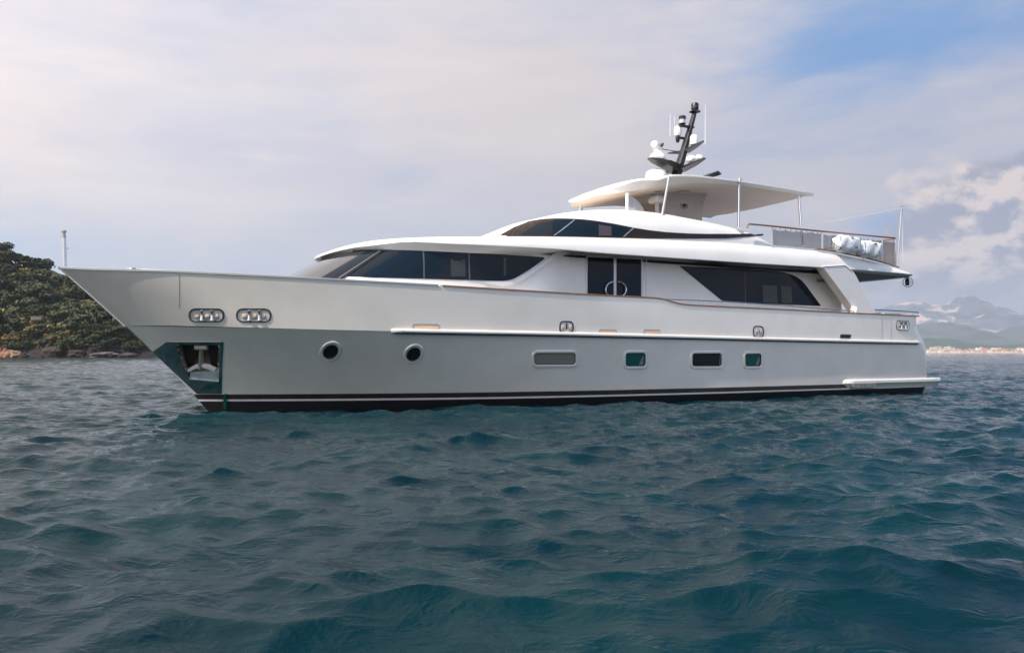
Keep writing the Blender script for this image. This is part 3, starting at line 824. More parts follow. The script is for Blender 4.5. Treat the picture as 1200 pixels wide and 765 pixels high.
mb = MB(); a, b = un(771, 231, -1.2), un(778, 236, -1.2)
mb.box(((a[0]+b[0])/2, -1.0, (a[1]+b[1])/2), (.38, .5, .20), bev=.05); mb.box(((a[0]+b[0])/2, -1.0, 5.7), (.08, .08, 1.2)); mb.build('helm_seat', M['plastic'], yacht)
# upper helm windscreen: a quarter-round clear sheet in a bright frame
mb = MB(); c0 = un(735.5, 247, -1.6); c1 = un(757, 247.5, -1.6); top = un(735.5, 229.5, -1.6)
arc = [Vector((c0[0]+(c1[0]-c0[0])*math.sin(a), -1.6, c0[1]-.3+(top[1]-c0[1]+.3)*math.cos(a))) for a in np.linspace(0, math.pi/2, 12)]
base = [Vector((c0[0], -1.6, c0[1]-.3))]
mb.loft([[p+Vector((0, -.01, 0)) for p in base+arc], [p+Vector((0, .01, 0)) for p in base+arc]]); ws = mb.build('helm_windscreen', M['clear'], yacht)
mb = MB(); mb.tube(base+arc, .02, 8); mb.build('frame', M['steel'], ws)
mb = MB(); mb.box((c0[0]-.02, -1.6, (c0[1]+top[1])/2-.1), (.07, .1, top[1]-c0[1]+.35), bev=.02); mb.build('post', M['plastic'], ws)

# ------------------------------------------------------------------ mast and its gear
mast = MB()
ml = [(14.95, 6.95, .46, .20), (15.12, 7.4, .40, .17), (15.42, 8.2, .30, .13), (15.70, 9.0, .24, .10), (15.93, 9.66, .18, .08), (15.97, 9.78, .16, .07)]
mast.loft([[(s-c/2, 0, z), (s-c*.3, -t, z), (s+c*.25, -t*.9, z), (s+c/2, 0, z), (s+c*.25, t*.9, z), (s-c*.3, t, z)] for s, z, c, t in ml])
mo = mast.build('mast', M['black'], yacht, angle=50)
def msec(pts, name, m, par=mo): b_ = MB(); b_.loft(pts); return b_.build(name, m, par)
# two cross-spreaders, port and starboard, and a forward platform
for (sc, zc, hw_, c) in ((15.32, 7.78, 1.25, .34), (15.55, 8.45, .92, .24)):
    for sg in (-1, 1):
        msec([[(sc-c/2*k, sg*y, zc+.02+r), (sc+c/2*k, sg*y, zc+.02+r), (sc+c/2*k, sg*y, zc-.06*k+r), (sc-c/2*k, sg*y, zc-.06*k+r)] for y, k, r in ((.05, 1.1, -.05), (hw_*.6, .8, .02), (hw_, .25, .07))], 'spreader', M['black'])
msec([[(s, -y, z), (s, y, z), (s, y*.8, z-t), (s, -y*.8, z-t)] for s, y, z, t in ((15.2, .22, 7.85, .26), (14.7, .30, 7.92, .16), (14.2, .22, 7.96, .07), (13.98, .08, 7.98, .03))], 'radar_platform', M['black'])
b = MB(); c = Vector((14.35, 0, 7.97)); b.lathe(c, [(.24, 0), (.27, .06), (.24, .16), (.13, .24), (.11, .28)], 22); b.lathe(c+Vector((-.02, 0, .26)), [(.10, 0), (.105, .06), (.12, .12), (.13, .18)], 16, axis=(-.25, 0, 1)); b.lathe(c+Vector((-.12, 0, .48)), [(.04, -.09), (.115, -.07), (.135, .0), (.11, .08), (.03, .11)], 18, axis=(-.6, -.5, .3)); b.build('searchlight', M['plastic'], mo)
b = MB(); c = Vector((15.58, -.42, 8.5)); b.lathe(c, [(.08, 0), (.14, .03), (.14, .26), (.11, .34), (.04, .37)], 20); b.lathe(c-Vector((0, 0, .04)), [(.09, 0), (.09, .05)], 12, m=None); b.build('satellite_dome', M['plastic'], mo)
b = MB(); c = Vector((15.32, .12, 8.92)); b.lathe(c, [(.10, 0), (.13, .06), (.13, .22), (.10, .30), (.05, .34)], 18); b.build('antenna_dome', M['plastic'], mo)
b = MB(); b.box((15.42, .1, 8.86), (.32, .12, .06), bev=.01); b.lathe((15.32, .12, 8.7), [(.05, 0), (.07, .06), (.08, .16)], 12); b.build('dome_bracket', M['black'], mo)
b = MB(); c = Vector((15.98, 0, 9.78)); b.lathe(c, [(.10, 0), (.20, .03), (.18, .05), (.08, .06), (.08, .10), (.13, .12), (.13, .30), (.11, .33)], 18); b.build('masthead_lantern', M['black'], mo)
b = MB(); b.box((15.6, 0, 9.25), (.62, .16, .045), bev=.01); b.lathe((15.42, 0, 9.28), [(.06, 0), (.12, .03), (.12, .05)], 14, M['black']); b.lathe((15.42, 0, 9.32), [(.105, 0), (.105, .16)], 14, M['lamp']); b.lathe((15.42, 0, 9.48), [(.125, 0), (.125, .09), (.1, .11)], 14, M['black']); b.build('steaming_lantern', M['black'], mo)
for p, h_ in (((15.28, .25, 9.2), .42), ((15.05, .2, 8.9), .75), ((15.75, -.78, 8.48), 1.35)):
    b = MB(); b.tube([p, (p[0]+.01, p[1], p[2]+h_)], [.012, .006], 6); b.build('whip_antenna', M['plastic'], mo)
b = MB(); b.tube([(15.4, .25, 8.42), (15.0, .55, 8.52), (14.95, .55, 8.62)], .015, 6); b.lathe((14.95, .55, 8.6), [(.03, 0), (.05, .04), (.02, .12)], 10)
for k in range(3):
    a = k*2.094+.4; b.tube([(14.95, .55, 8.68), (14.95+.12*math.cos(a), .55+.12*math.sin(a), 8.68)], .008, 5); b.lathe((14.95+.12*math.cos(a), .55+.12*math.sin(a), 8.65), [(.012, 0), (.032, .03), (.012, .06)], 8)
b.build('anemometer', M['black'], mo)
b = MB(); c = Vector((15.42, -.45, 7.80)); b.lathe(c, [(.05, 0), (.05, .08)], 10, M['black']); b.box(c+Vector((0, -.02, .2)), (.30, .26, .22), bev=.06, m=M['plastic']); b.lathe(c+Vector((.06, -.3, .19)), [(.0, 0), (.10, .01), (.11, .05), (.06, .14)], 14, M['plastic'], (-.3, -1, .1)); b.build('loudhailer', M['plastic'], mo)
b = MB(); c = Vector((15.55, -.78, 7.86)); b.lathe(c, [(.02, -.05), (.02, .06), (.075, .08), (.075, .2), (.03, .23)], 12); b.build('floodlight', M['plastic'], mo)
b = MB(); b.lathe((14.45, .2, 7.0), [(.20, 0), (.22, .26), (.36, .30), (.36, .52), (.33, .60), (.22, .66), (.08, .68)], 26); b.build('radome', M['plastic'], yacht)
b = MB(); b.box((14.62, .1, 7.2), (.35, .5, .5), Matrix.Rotation(.35, 3, 'Y'), bev=.06); b.build('mast_fairing', M['beige'], yacht)
b = MB(); q = [un(px, py, -1.0) for px, py in ((825, 206.5), (837, 201.5), (841, 205.5), (838, 207), (836.5, 204.5), (829, 207.5))]
z0 = 7.0; dz = z0+.0-min(p[1] for p in q)
b.loft([[(s, -1.2, z) for s, z in q], [(s, -.7, z) for s, z in q]]); b.box((un(834, 206, -1)[0], -.95, 7.08), (.5, .4, .22), bev=.02); b.build('hatch_hood', M['black'], yacht)
b = MB(); ls_, lz_ = un(867, 210.5, -2.5); b.lathe((ls_, -2.5, 6.88), [(.06, 0), (.06, .06), (.045, .10), (.02, .11)], 12); b.build('side_lamp', M['galv'], yacht)

# ------------------------------------------------------------------ flybridge rail, wind screen cloth
YR = -2.98
ra = [un(px, py, YR) for px, py in ((876, 264.5), (878, 262.5), (905, 265), (950, 269.8), (1000, 274.6), (1049, 279))]
mb = MB(); rp = [Vector((s, YR, z)) for s, z in ra]
mb.tube([rp[0]+Vector((-.02, 0, -.08)), rp[0]]+rp[1:]+[Vector((rp[-1].x+.12, YR+.12, rp[-1].z)), Vector((rp[-1].x+.14, 0, rp[-1].z)), Vector((rp[-1].x+.12, -YR-.12, rp[-1].z)), Vector((rp[-1].x, -YR, rp[-1].z)), Vector((rp[1].x, -YR, rp[1].z))], .030, 10); fr = mb.build('flybridge_rail', M['teak'], yacht)
for px, yt, yb in ((905, 266, 276), (963, 272, 292), (1011, 276, 300), (1034, 278, 303.5), (1050, 279.5, 307)):
    s, z1 = un(px, yt, YR); z0 = ud_top(s)-.12
    for sg in (1, -1):
        mb = MB(); mb.tube([(s, sg*YR, z0), (s, sg*YR, z1)], .018, 8); mb.build('post', M['steel'], fr)
for s in np.linspace(-2, 2, 4):
    mb = MB(); mb.tube([(rp[-1].x+.14, s, 4.3), (rp[-1].x+.14, s, rp[-1].z)], .018, 8); mb.build('post', M['steel'], fr)
def strip(px0, y0t, px1, y1t, y=YR+.03, gap=.06):
    a, b_ = un(px0, y0t, y), un(px1, y1t, y); rows = [[], []]
    for t in np.linspace(0, 1, 16):
        s = a[0]+(b_[0]-a[0])*t; zt = a[1]+(b_[1]-a[1])*t; rows[0].append((s, y+.01*math.sin(t*40), zt+.015*math.cos(t*70))); rows[1].append((s, y, ud_top(s)+.02))
    return rows
for q in ((906, 269.5, 963, 274), (965, 275, 1010, 279), (1012, 280, 1033, 283), (1035, 283, 1049, 284.5)):
    mb = MB(); rws = strip(*q); mb.loft([[rws[0][k], rws[1][k], Vector(rws[1][k])+Vector((0, .006, 0)), Vector(rws[0][k])+Vector((0, .006, 0))] for k in range(len(rws[0]))]); mb.build('wind_screen_cloth', M['net'], fr)
mb = MB(); mb.loft([[(rp[-1].x+.12, y, 4.4), (rp[-1].x+.126, y, 4.4), (rp[-1].x+.126, y, 5.45), (rp[-1].x+.12, y, 5.45)] for y in (-2.85, 0, 2.85)]); mb.build('wind_screen_cloth', M['net'], fr)
# lashing knobs
for px in np.linspace(908, 958, 9):
    s, z = un(px, 267.2+(px-908)*.096, YR); mb = MB(); mb.tube([(s, YR, z), (s+.02, YR+.02, z-.05)], .010, 5); mb.build('lashing', M['rubber'], fr)
# teak toe rail under the bundles
mb = MB(); mb.tube([(s, YR-.02, ud_top(s)+.03) for s in np.linspace(18.6, 22.7, 12)], .025, 8); mb.build('toe_rail', M['teak'], fr)

# ensign staff with stay and halyard, stern lamp
st_b, st_t = un(1051.5, 306, YR), un(1056.5, 242.5, YR)
mb = MB(); mb.tube([(st_b[0], YR, st_b[1]-.1), (st_t[0], YR, st_t[1])], [.028, .018], 10); mb.lathe((st_t[0], YR, st_t[1]-.01), [(.03, 0), (.035, .03), (.01, .05)], 10); es_ = mb.build('ensign_staff', M['steel'], yacht)
mb = MB(); a = un(950, 264.5, YR); mb.tube([(a[0], YR, a[1]), ((a[0]+st_t[0])/2, YR, (a[1]+st_t[1])/2-.03), (st_t[0], YR, st_t[1]-.06)], .011, 6); mb.build('stay', M['rope'], es_)
mb = MB(); a = un(1058.5, 306, YR); mb.tube([(st_t[0]+.03, YR, st_t[1]-.03), (a[0]-.02, YR, a[1])], .008, 6); mb.build('halyard', M['rope'], es_)
mb = MB(); s, z = un(1063.5, 327.5, -2.7); mb.tube([(s, -2.7, z+.22), (s, -2.7, z)], .025, 8); mb.lathe((s+.02, -2.7, z-.09), [(.03, -.10), (.12, -.08), (.135, 0), (.12, .05)], 16, axis=(.5, -.8, 0)); lp = mb.build('stern_camera', M['black'], yacht)
mb = MB(); mb.lathe((s+.05, -2.79, z-.09), [(.07, 0), (.07, .02)], 14, axis=(.5, -.8, 0)); mb.build('lens', M['lamp'], lp)
mb = MB(); mb.tube([Vector((s+.02, -2.7, z-.1))+Vector((.17*math.cos(a)*.85, -.1*math.cos(a), .17*math.sin(a))) for a in np.linspace(0, 2*math.pi, 20)], .014, 6); mb.build('ring', M['teak'], lp)

# rails along the side deck and the cockpit
def rail(pts, posts, y, r=.017, name='deck_rail', m='steel'):
    mb = MB(); mb.tube([(s, y(s), z) for s, z in pts], r, 8); o = mb.build(name, M[m], yacht)
    for s in posts:
        zt = float(np.interp(s, [p[0] for p in pts], [p[1] for p in pts])); mb = MB(); mb.tube([(s, y(s), sheer_z(s)+.0), (s, y(s), zt)], r*.8, 6); mb.build('post', M['steel'], o)
yb = lambda s: -(hull_half(min(s, 23.2), 2.7)-.07)
pts = [un(px, py, -3.38) for px, py in ((777, 350.5), (790, 350.8), (850, 353.5), (920, 358), (1000, 364.5), (1005, 368))]
rail(pts, [un(px, 355, -3.38)[0] for px in (800, 824, 850, 870, 900, 930, 960, 985)], yb)
pts = [un(px, py, -3.3) for px, py in ((1023, 363), (1050, 364), (1076, 366))]
rail(pts, [un(px, 366, -3.3)[0] for px in (1030, 1070)], yb, .024)
mb = MB(); s, z = un(1040, 367, -2.9); mb.box((s, -2.9, 2.80), (.9, .4, .06), bev=.02); mb.build('cockpit_table', M['alu'], yacht)
mb = MB(); s, z = un(1001, 366, -3.3); mb.lathe((s, -3.3, 2.72), [(.10, 0), (.12, .05), (.12, .18), (.08, .26), (.02, .28)], 14); mb.build('mooring_capstan', M['plastic'], yacht)
mb = MB(); mb.box((23.32, -3.05, 2.55), (.16, .30, .3), bev=.04); mb.build('stern_fairlead', M['steel'], yacht)

# jackstaff at the stem
s, z = un(76, 314.5, -.12); st, zt = un(74.8, 277, -.12)
mb = MB(); mb.tube([(s, 0, 3.40), (st, 0, zt)], [.05, .042], 10); jk = mb.build('jackstaff', M['steel'], yacht)
mb = MB(); mb.lathe((st, 0, zt-.02), [(.05, 0), (.05, .03), (.035, .03), (.035, .12), (.055, .13), (.055, .17), (.02, .19)], 12); mb.build('bow_lantern', M['galv'], jk)
mb = MB(); mb.tube([(st+.02, 0, zt-.25), (st+.09, 0, zt-.27)], .012, 6); mb.build('peg', M['steel'], jk)
# low fittings on the foredeck
mb = MB(); mb.box((-.9, -.4, 3.38), (1.3, .6, .10), bev=.03); mb.build('foredeck_hatch', M['white'], yacht)
mb = MB(); mb.lathe((-1.7, 0, 3.33), [(.16, 0), (.16, .05), (.09, .08), (.09, .14), (.13, .17)], 14); mb.build('windlass', M['steel'], yacht)


# ------------------------------------------------------------------ wrapped bundles lashed on the flybridge (things of their own)
def bundle(px0, px1, lab, seed):
    s0, _ = un(px0, 285, -2.75); s1, _ = un(px1, 285, -2.75); sc = (s0+s1)/2; L_ = s1-s0; zb = ud_top(sc)+.03
    rr = random.Random(seed)
    e = empty('wrapped_bundle', (B0[0]+AX[0]*sc+AY[0]*-3.10, B0[1]+AX[1]*sc+AY[1]*-3.10, zb), TH)
    tag(e, lab, 'bundle', 'white wrapped bundles on the flybridge rail')
    mb = MB(); rows = []
    for i in range(15):
        t = i/14; k = (1-abs(2*t-1)**4.5)**.40*.86+.14*(i not in (0, 14)); w1, w2 = 2.3*t+seed, 5.1*t+seed*1.7
        rows.append([((t-.5)*L_+.02*rr.uniform(-1, 1), math.copysign(abs(math.cos(a))**.55, math.cos(a))*.22*k*(1+.07*math.sin(3*a+w2*3)+.06*rr.uniform(-1, 1)), .29+math.copysign(abs(math.sin(a))**.55, math.sin(a))*.27*k*(1+.10*math.sin(2*a+w1*3)+.07*math.sin(5*a+w2*4)+.05*rr.uniform(-1, 1))) for a in np.linspace(0, 2*math.pi, 23)[:-1]])
    mb.loft(rows); mb.build('cover', M['wrap'], e, angle=60)
    for t in (.10,):
        mb = MB(); x = (t-.5)*L_; k = (1-abs(2*t-1)**3.2)**.45*.9+.13
        ring = [[(x+dx, math.copysign(abs(math.cos(a))**.55, math.cos(a))*.235*k, .29+math.copysign(abs(math.sin(a))**.55, math.sin(a))*.30*k) for a in np.linspace(0, 2*math.pi, 23)[:-1]] for dx in (-.03, .03)]
        mb.loft(ring, None, (False, False)); mb.build('strap', M['blue'], e)
    for x, z in ((.05, .47), (.2, .18)):
        mb = MB(); mb.box((x*L_, -.20, z), (.12, .05, .035), bev=.008); mb.build('tag_mark', M['letter'], e)


bundle(967.5, 996, 'white wrapped bundle with blue strap on the flybridge rail, the one nearer the hardtop', 3)
bundle(996, 1021, 'white wrapped bundle with blue strap on the flybridge rail, the one nearer the ensign staff', 5)


# ------------------------------------------------------------------ the sea: one real surface from wave trains
def waves():
    L, A, D, PH = [], [], [], []
    r = np.random.default_rng(23)
    for lam in np.geomspace(0.24, 7.0, 96):
        L.append(lam*r.uniform(.93, 1.07))
        st = .052 if lam < .9 else (.034 if lam < 1.6 else (.024 if lam < 3.2 else .010))
        A.append(st*lam/(2*math.pi)*r.uniform(.5, 1.4))
        D.append(R(-78)+r.normal(0, .62)); PH.append(r.uniform(0, 2*math.pi))
    n_far = len(L)
    # the swell that rises right before the viewer, a packet of three trains
    for lam, a, dd, crest in ((3.3, .085, R(-89), 4.75), (4.3, .050, R(-95), 4.8), (2.3, .018, R(-76), 4.7)):
        L.append(lam); A.append(a); D.append(dd)
        k = 2*math.pi/lam; PH.append(math.pi/2-k*(math.sin(dd)*crest))
    return np.array(L), np.array(A), np.array(D), np.array(PH), n_far


WL, WA, WD, WP, N_FAR = waves()


def sea_at(X, Y, spacing=None):
    dx = np.zeros_like(X); dy = np.zeros_like(X); z = np.zeros_like(X)
    env = np.exp(-((Y-4.3-.10*X)/2.0)**2)*np.exp(-((X+.3)/9.0)**2)
    for i, (lam, a, dd, ph) in enumerate(zip(WL, WA, WD, WP)):
        k = 2*math.pi/lam; c, s = math.cos(dd), math.sin(dd)
        t = k*(c*X+s*Y)+ph
        g = a if spacing is None else a*np.clip((lam/spacing-1.6)/1.6, 0.0 if lam < 1.6 else .55, 1)
        if i >= N_FAR: g = g*env
        z += g*np.sin(t); q = 1.0*g*np.cos(t); dx += c*q; dy += s*q
    return dx, dy, z


def build_sea():
    rs = [0.7]
    while rs[-1] < 260: rs.append(rs[-1]*1.0038+.004)
    while rs[-1] < 16000: rs.append(rs[-1]*1.03)
    rs = np.array(rs)
    an = np.concatenate([np.linspace(R(-180), R(-44), 50)[:-1], np.linspace(R(-44), R(44), 460)[:-1], np.linspace(R(44), R(180), 50)])
    RR, AA = np.meshgrid(rs, an, indexing='ij')
    X = RR*np.sin(AA); Y = RR*np.cos(AA)
    sp = np.broadcast_to(np.gradient(rs)[:, None], RR.shape)
    dx, dy, z = sea_at(X, Y, sp)
    X = X+dx; Y = Y+dy
    nr, nc = RR.shape
    co = np.stack([X, Y, z], -1).reshape(-1, 3)
    idx = np.arange(nr*nc).reshape(nr, nc)
    f = np.stack([idx[:-1, :-1], idx[:-1, 1:], idx[1:, 1:], idx[1:, :-1]], -1).reshape(-1, 4)[:, ::-1]
    cap = list(range(nc))
    me = bpy.data.meshes.new('sea')
    me.vertices.add(len(co)); me.vertices.foreach_set('co', co.ravel())
    nf = len(f); me.loops.add(nf*4); me.polygons.add(nf)
    me.loops.foreach_set('vertex_index', f.ravel().astype(np.int32))
    me.polygons.foreach_set('loop_start', np.arange(0, nf*4, 4, dtype=np.int32))
    me.polygons.foreach_set('use_smooth', np.ones(nf, dtype=bool))
    me.update(calc_edges=True)
    m = bpy.data.materials.new('sea_water'); m.use_nodes = True
    T = NT(m.node_tree)
    pos = T.n('ShaderNodeNewGeometry').outputs['Position']
    mp = T.n('ShaderNodeMapping', {'Vector': pos, 'Rotation': (0, 0, R(12)), 'Scale': (.75, 1.25, 1)}).outputs[0]
    n1 = T.math('SUBTRACT', 1.0, T.math('ABSOLUTE', T.math('MULTIPLY_ADD', T.noise(mp, 2.4, 4, .55, .5), 2.6, -1.3))); n2 = T.noise(mp, 12.0, 5, .6, .4); n3 = T.noise(pos, .35, 3, .5)
    big = T.noise(T.n('ShaderNodeMapping', {'Vector': pos, 'Rotation': (0, 0, R(8)), 'Scale': (.4, 1.0, 1)}).outputs[0], .06, 3, .5)
    amp = T.smooth(big, .34, .66, .55, 1.15)
    n5 = T.noise(mp, 30.0, 4, .6, .3)
    hgt = T.math('MULTIPLY', T.math('ADD', T.math('MULTIPLY', n1, .55), T.math('MULTIPLY_ADD', n5, .08, T.math('MULTIPLY', n2, .27))), amp)
    bp = T.n('ShaderNodeBump', {'Strength': 1.0, 'Distance': .070, 'Height': hgt})
    colr = T.mix(T.smooth(n3, .35, .65), (.0001, .0138, .0212), (.0002, .0196, .0252))
    p = T.n('ShaderNodeBsdfPrincipled', {'Base Color': colr, 'Roughness': .015, 'IOR': 1.333, 'Specular IOR Level': .24, 'Normal': bp.outputs[0]})
    T.n('ShaderNodeOutputMaterial', {'Surface': p.outputs[0]})
    me.materials.append(m)
    o = bpy.data.objects.new('sea', me); col.objects.link(o); tag(o, kind='structure')


build_sea()


# ------------------------------------------------------------------ wooded headland on the left
def vnoise(seed, n=64):
    g = np.random.default_rng(seed).random((n, n))
    def f(x, y):
        xi, yi = np.floor(x).astype(int), np.floor(y).astype(int); fx, fy = x-xi, y-yi
        fx = fx*fx*(3-2*fx); fy = fy*fy*(3-2*fy)
        a, b, c, d = g[xi % n, yi % n], g[(xi+1) % n, yi % n], g[xi % n, (yi+1) % n], g[(xi+1) % n, (yi+1) % n]
        return (a*(1-fx)+b*fx)*(1-fy)+(c*(1-fx)+d*fx)*fy
    return f


def fbm(x, y, seed, oct_=5, gain=.5):
    t = 0; a = 1; s = 0
    for k in range(oct_): t = t+a*vnoise(seed+k)(x*2**k+17*k, y*2**k-9*k); s += a; a *= gain
    return t/s


YH = 262.0
def hx(px, Y=YH): return (px-CX)/FOC*Y
sky_pts = [(-420, 330), (-250, 300), (-120, 296), (-40, 302), (0, 310), (25, 320), (55, 333), (100, 352), (130, 366), (165, 382), (200, 386), (250, 402), (300, 413)]
ridge = pch([(hx(px, YH+45), EYE+(HY-py)/FOC*(YH+45)) for px, py in sky_pts])


def hill_h(X, Y):
    X = np.asarray(X, float); Y = np.asarray(Y, float)
    rz = np.vectorize(ridge)(X)
    shore = 250+7*(fbm(X*.03, X*0+3, 5)-.5)*2
    d = (Y-shore)
    cl = np.clip((d+3)/7, 0, 1); cliff = 6.5*cl*cl*(3-2*cl)*np.clip(rz/8, 0, 1)
    up = np.clip((d-2)/52, 0, 1); sl = np.clip(rz-6.5, 0, None)*(up*(2-up))
    n = (fbm(X*.06, Y*.06, 41)-.5)*5*np.clip(d/14, 0, 1)*np.clip(rz/10, 0, 1)+(fbm(X*.35, Y*.35, 77, 4)-.5)*3.4*cl*np.clip(rz/5, .05, 1)
    back = np.clip((Y-(YH+75))/140, 0, 1)
    return (cliff+sl+n)*(1-back*back)-1.6*(1-cl)


gx = np.linspace(-330, -70, 190); gy = np.concatenate([np.linspace(236, 262, 40), np.linspace(264, 440, 60)])
XX, YY = np.meshgrid(gx, gy); ZZ = hill_h(XX, YY)
mb = MB(); mb.grid([[(XX[i, j], YY[i, j], ZZ[i, j]) for j in range(len(gx))] for i in range(len(gy))])
m = bpy.data.materials.new('headland_ground'); m.use_nodes = True
T = NT(m.node_tree); geo = T.n('ShaderNodeNewGeometry'); pos = geo.outputs['Position']
sp_ = T.n('ShaderNodeSeparateXYZ', {0: pos}); nz = T.n('ShaderNodeSeparateXYZ', {0: geo.outputs['Normal']}).outputs[2]
st = T.noise(T.n('ShaderNodeMapping', {'Vector': pos, 'Scale': (.5, .5, 1.6)}).outputs[0], .5, 7, .65, .4)
rock = T.mix(T.smooth(st, .34, .66), (.005, .004, .0035), (.026, .017, .014))
green = T.mix(T.noise(pos, .4, 5), (.012, .017, .007), (.028, .030, .013))
f_ = T.math('MULTIPLY', T.smooth(T.math('ADD', sp_.outputs[2], T.math('MULTIPLY', st, 6.0)), 4.0, 7.0), T.smooth(nz, .3, .6))
bmp = T.n('ShaderNodeBump', {'Strength': 1.0, 'Distance': 1.2, 'Height': st})
p_ = T.n('ShaderNodeBsdfPrincipled', {'Base Color': T.mix(f_, rock, green), 'Roughness': .9, 'Normal': bmp.outputs[0]})
T.n('ShaderNodeOutputMaterial', {'Surface': p_.outputs[0]})
tag(mb.build('headland_hill', m), kind='structure')


def leaf_mat(name, a, b):
    m = bpy.data.materials.new(name); m.use_nodes = True; T = NT(m.node_tree)
    rnd = T.n('ShaderNodeObjectInfo').outputs['Random']; pos = T.n('ShaderNodeTexCoord').outputs['Object']
    f = T.math('MULTIPLY_ADD', T.noise(pos, .9, 3), .8, T.math('MULTIPLY_ADD', rnd, .5, -.15), clamp=True)
    p = T.n('ShaderNodeBsdfPrincipled', {'Base Color': T.mix(f, a, b), 'Roughness': .65, 'Specular IOR Level': .2})
    T.n('ShaderNodeOutputMaterial', {'Surface': p.outputs[0]}); return m


LM = [leaf_mat('pine_needles', (.030, .045, .016), (.085, .085, .032)), leaf_mat('oak_leaves', (.018, .034, .018), (.078, .082, .030)),
      leaf_mat('sunlit_olive_leaves', (.14, .115, .040), (.29, .21, .080)), leaf_mat('yellow_leaves', (.13, .135, .05), (.20, .19, .075))]  # sunlit warmth of the upper slopes is put into the olive leaf colour
bark = mat('bark', (.07, .05, .04), .9, var=.3)


def leaves(lobes, n, size, seed, flat=1.0):
    g = np.random.default_rng(seed); mb = MB()
    wt = np.array([l[3]**2 for l in lobes]); pick = g.choice(len(lobes), n, p=wt/wt.sum())
    for i in pick:
        cx_, cy_, cz_, r = lobes[i]
        d = g.normal(size=3); d /= np.linalg.norm(d); d[2] = abs(d[2])*.9 if g.random() < .72 else d[2]
        rr = r*(g.uniform(.55, 1.08)); c = np.array([cx_, cy_, cz_])+d*rr*np.array([1, 1, .72*flat])
        nn = d+g.normal(size=3)*.55; nn /= np.linalg.norm(nn)
        a = np.cross(nn, g.normal(size=3)); a /= np.linalg.norm(a); b = np.cross(nn, a); k = size*g.uniform(.6, 1.4)
        q = [c+a*k*x+b*k*y for x, y in ((-1, -.5), (-.1, -.75), (1, -.3), (.7, .6), (-.3, .8))]
        mb.add(q, [(0, 1, 2, 3, 4)])
    return mb


def proto(name, kind, h, seed):
    g = random.Random(seed); e = empty(name, (0, -500, 0))
    if kind == 0:   # umbrella pine
        lobes = [(g.gauss(0, h*.26), g.gauss(0, h*.26), h*g.uniform(.78, .95), h*g.uniform(.17, .26)) for _ in range(9)]; n, sz, fl = 900, .055*h, .7
    elif kind == 1:
        lobes = [(g.gauss(0, h*.24), g.gauss(0, h*.24), h*g.uniform(.35, .78), h*g.uniform(.20, .32)) for _ in range(11)]; n, sz, fl = 1100, .05*h, 1
    else:
        lobes = [(g.gauss(0, h*.36), g.gauss(0, h*.36), h*g.uniform(.30, .62), h*g.uniform(.22, .34)) for _ in range(10)]; n, sz, fl = 900, .055*h, .9
    leaves(lobes, n, sz, seed, fl).build('crown', LM[kind], e, smooth=False, recalc=False)
    mb = MB(); th = h*(.82 if kind == 0 else .45); bx_, by_ = g.uniform(-.1, .1)*h, g.uniform(-.1, .1)*h
    mb.tube([(0, 0, -.6), (bx_*.4, by_*.4, th*.5), (bx_, by_, th)], [.045*h, .035*h, .02*h], 8)
    for k in range(4):
        l = lobes[k]; mb.tube([(bx_*.6, by_*.6, th*.62), (l[0]*.6, l[1]*.6, l[2]*.85), (l[0], l[1], l[2])], [.02*h, .014*h, .008*h], 6)
    mb.build('trunk', bark, e); return e


KN = [('umbrella_pine', 'pine tree', 'dark umbrella pine with a flat crown standing on the headland ridge'),
      ('evergreen_oak', 'tree', 'dark green round crowned evergreen tree on the shaded lower slope of the headland'),
      ('olive_shrub', 'bush', 'low olive brown sunlit bush on the headland slope'),
      ('broom_bush', 'bush', 'bright yellow green bush among the darker trees on the headland')]
protos = {k: [proto(KN[k][0], k, h, 100+k*10+j) for j, h in enumerate(hs)] for k, hs in enumerate(((9, 8), (8.5, 7, 7.5), (4.6, 5.2, 4.2), (3.6,)))}
used = set()


def plant(k, x, y, sc, lab=None):
    src = rng.choice(protos[k]); z = float(hill_h(x, y))
    if src.name not in used:
        used.add(src.name); r = src
    else:
        r = src.copy(); col.objects.link(r)
        for ch in src.children:
            c_ = ch.copy(); col.objects.link(c_); c_.parent = r
    r.location = (x, y, z-.2); r.rotation_euler = (0, 0, rng.uniform(0, 6.28)); r.scale = (sc*rng.uniform(.9, 1.15), sc*rng.uniform(.9, 1.15), sc*rng.uniform(.85, 1.1))
    tag(r, KN[k][2], KN[k][1], ('umbrella pines on the headland ridge', 'evergreen trees on the headland slope', 'olive bushes on the headland slope', 'yellow bushes on the headland')[k])


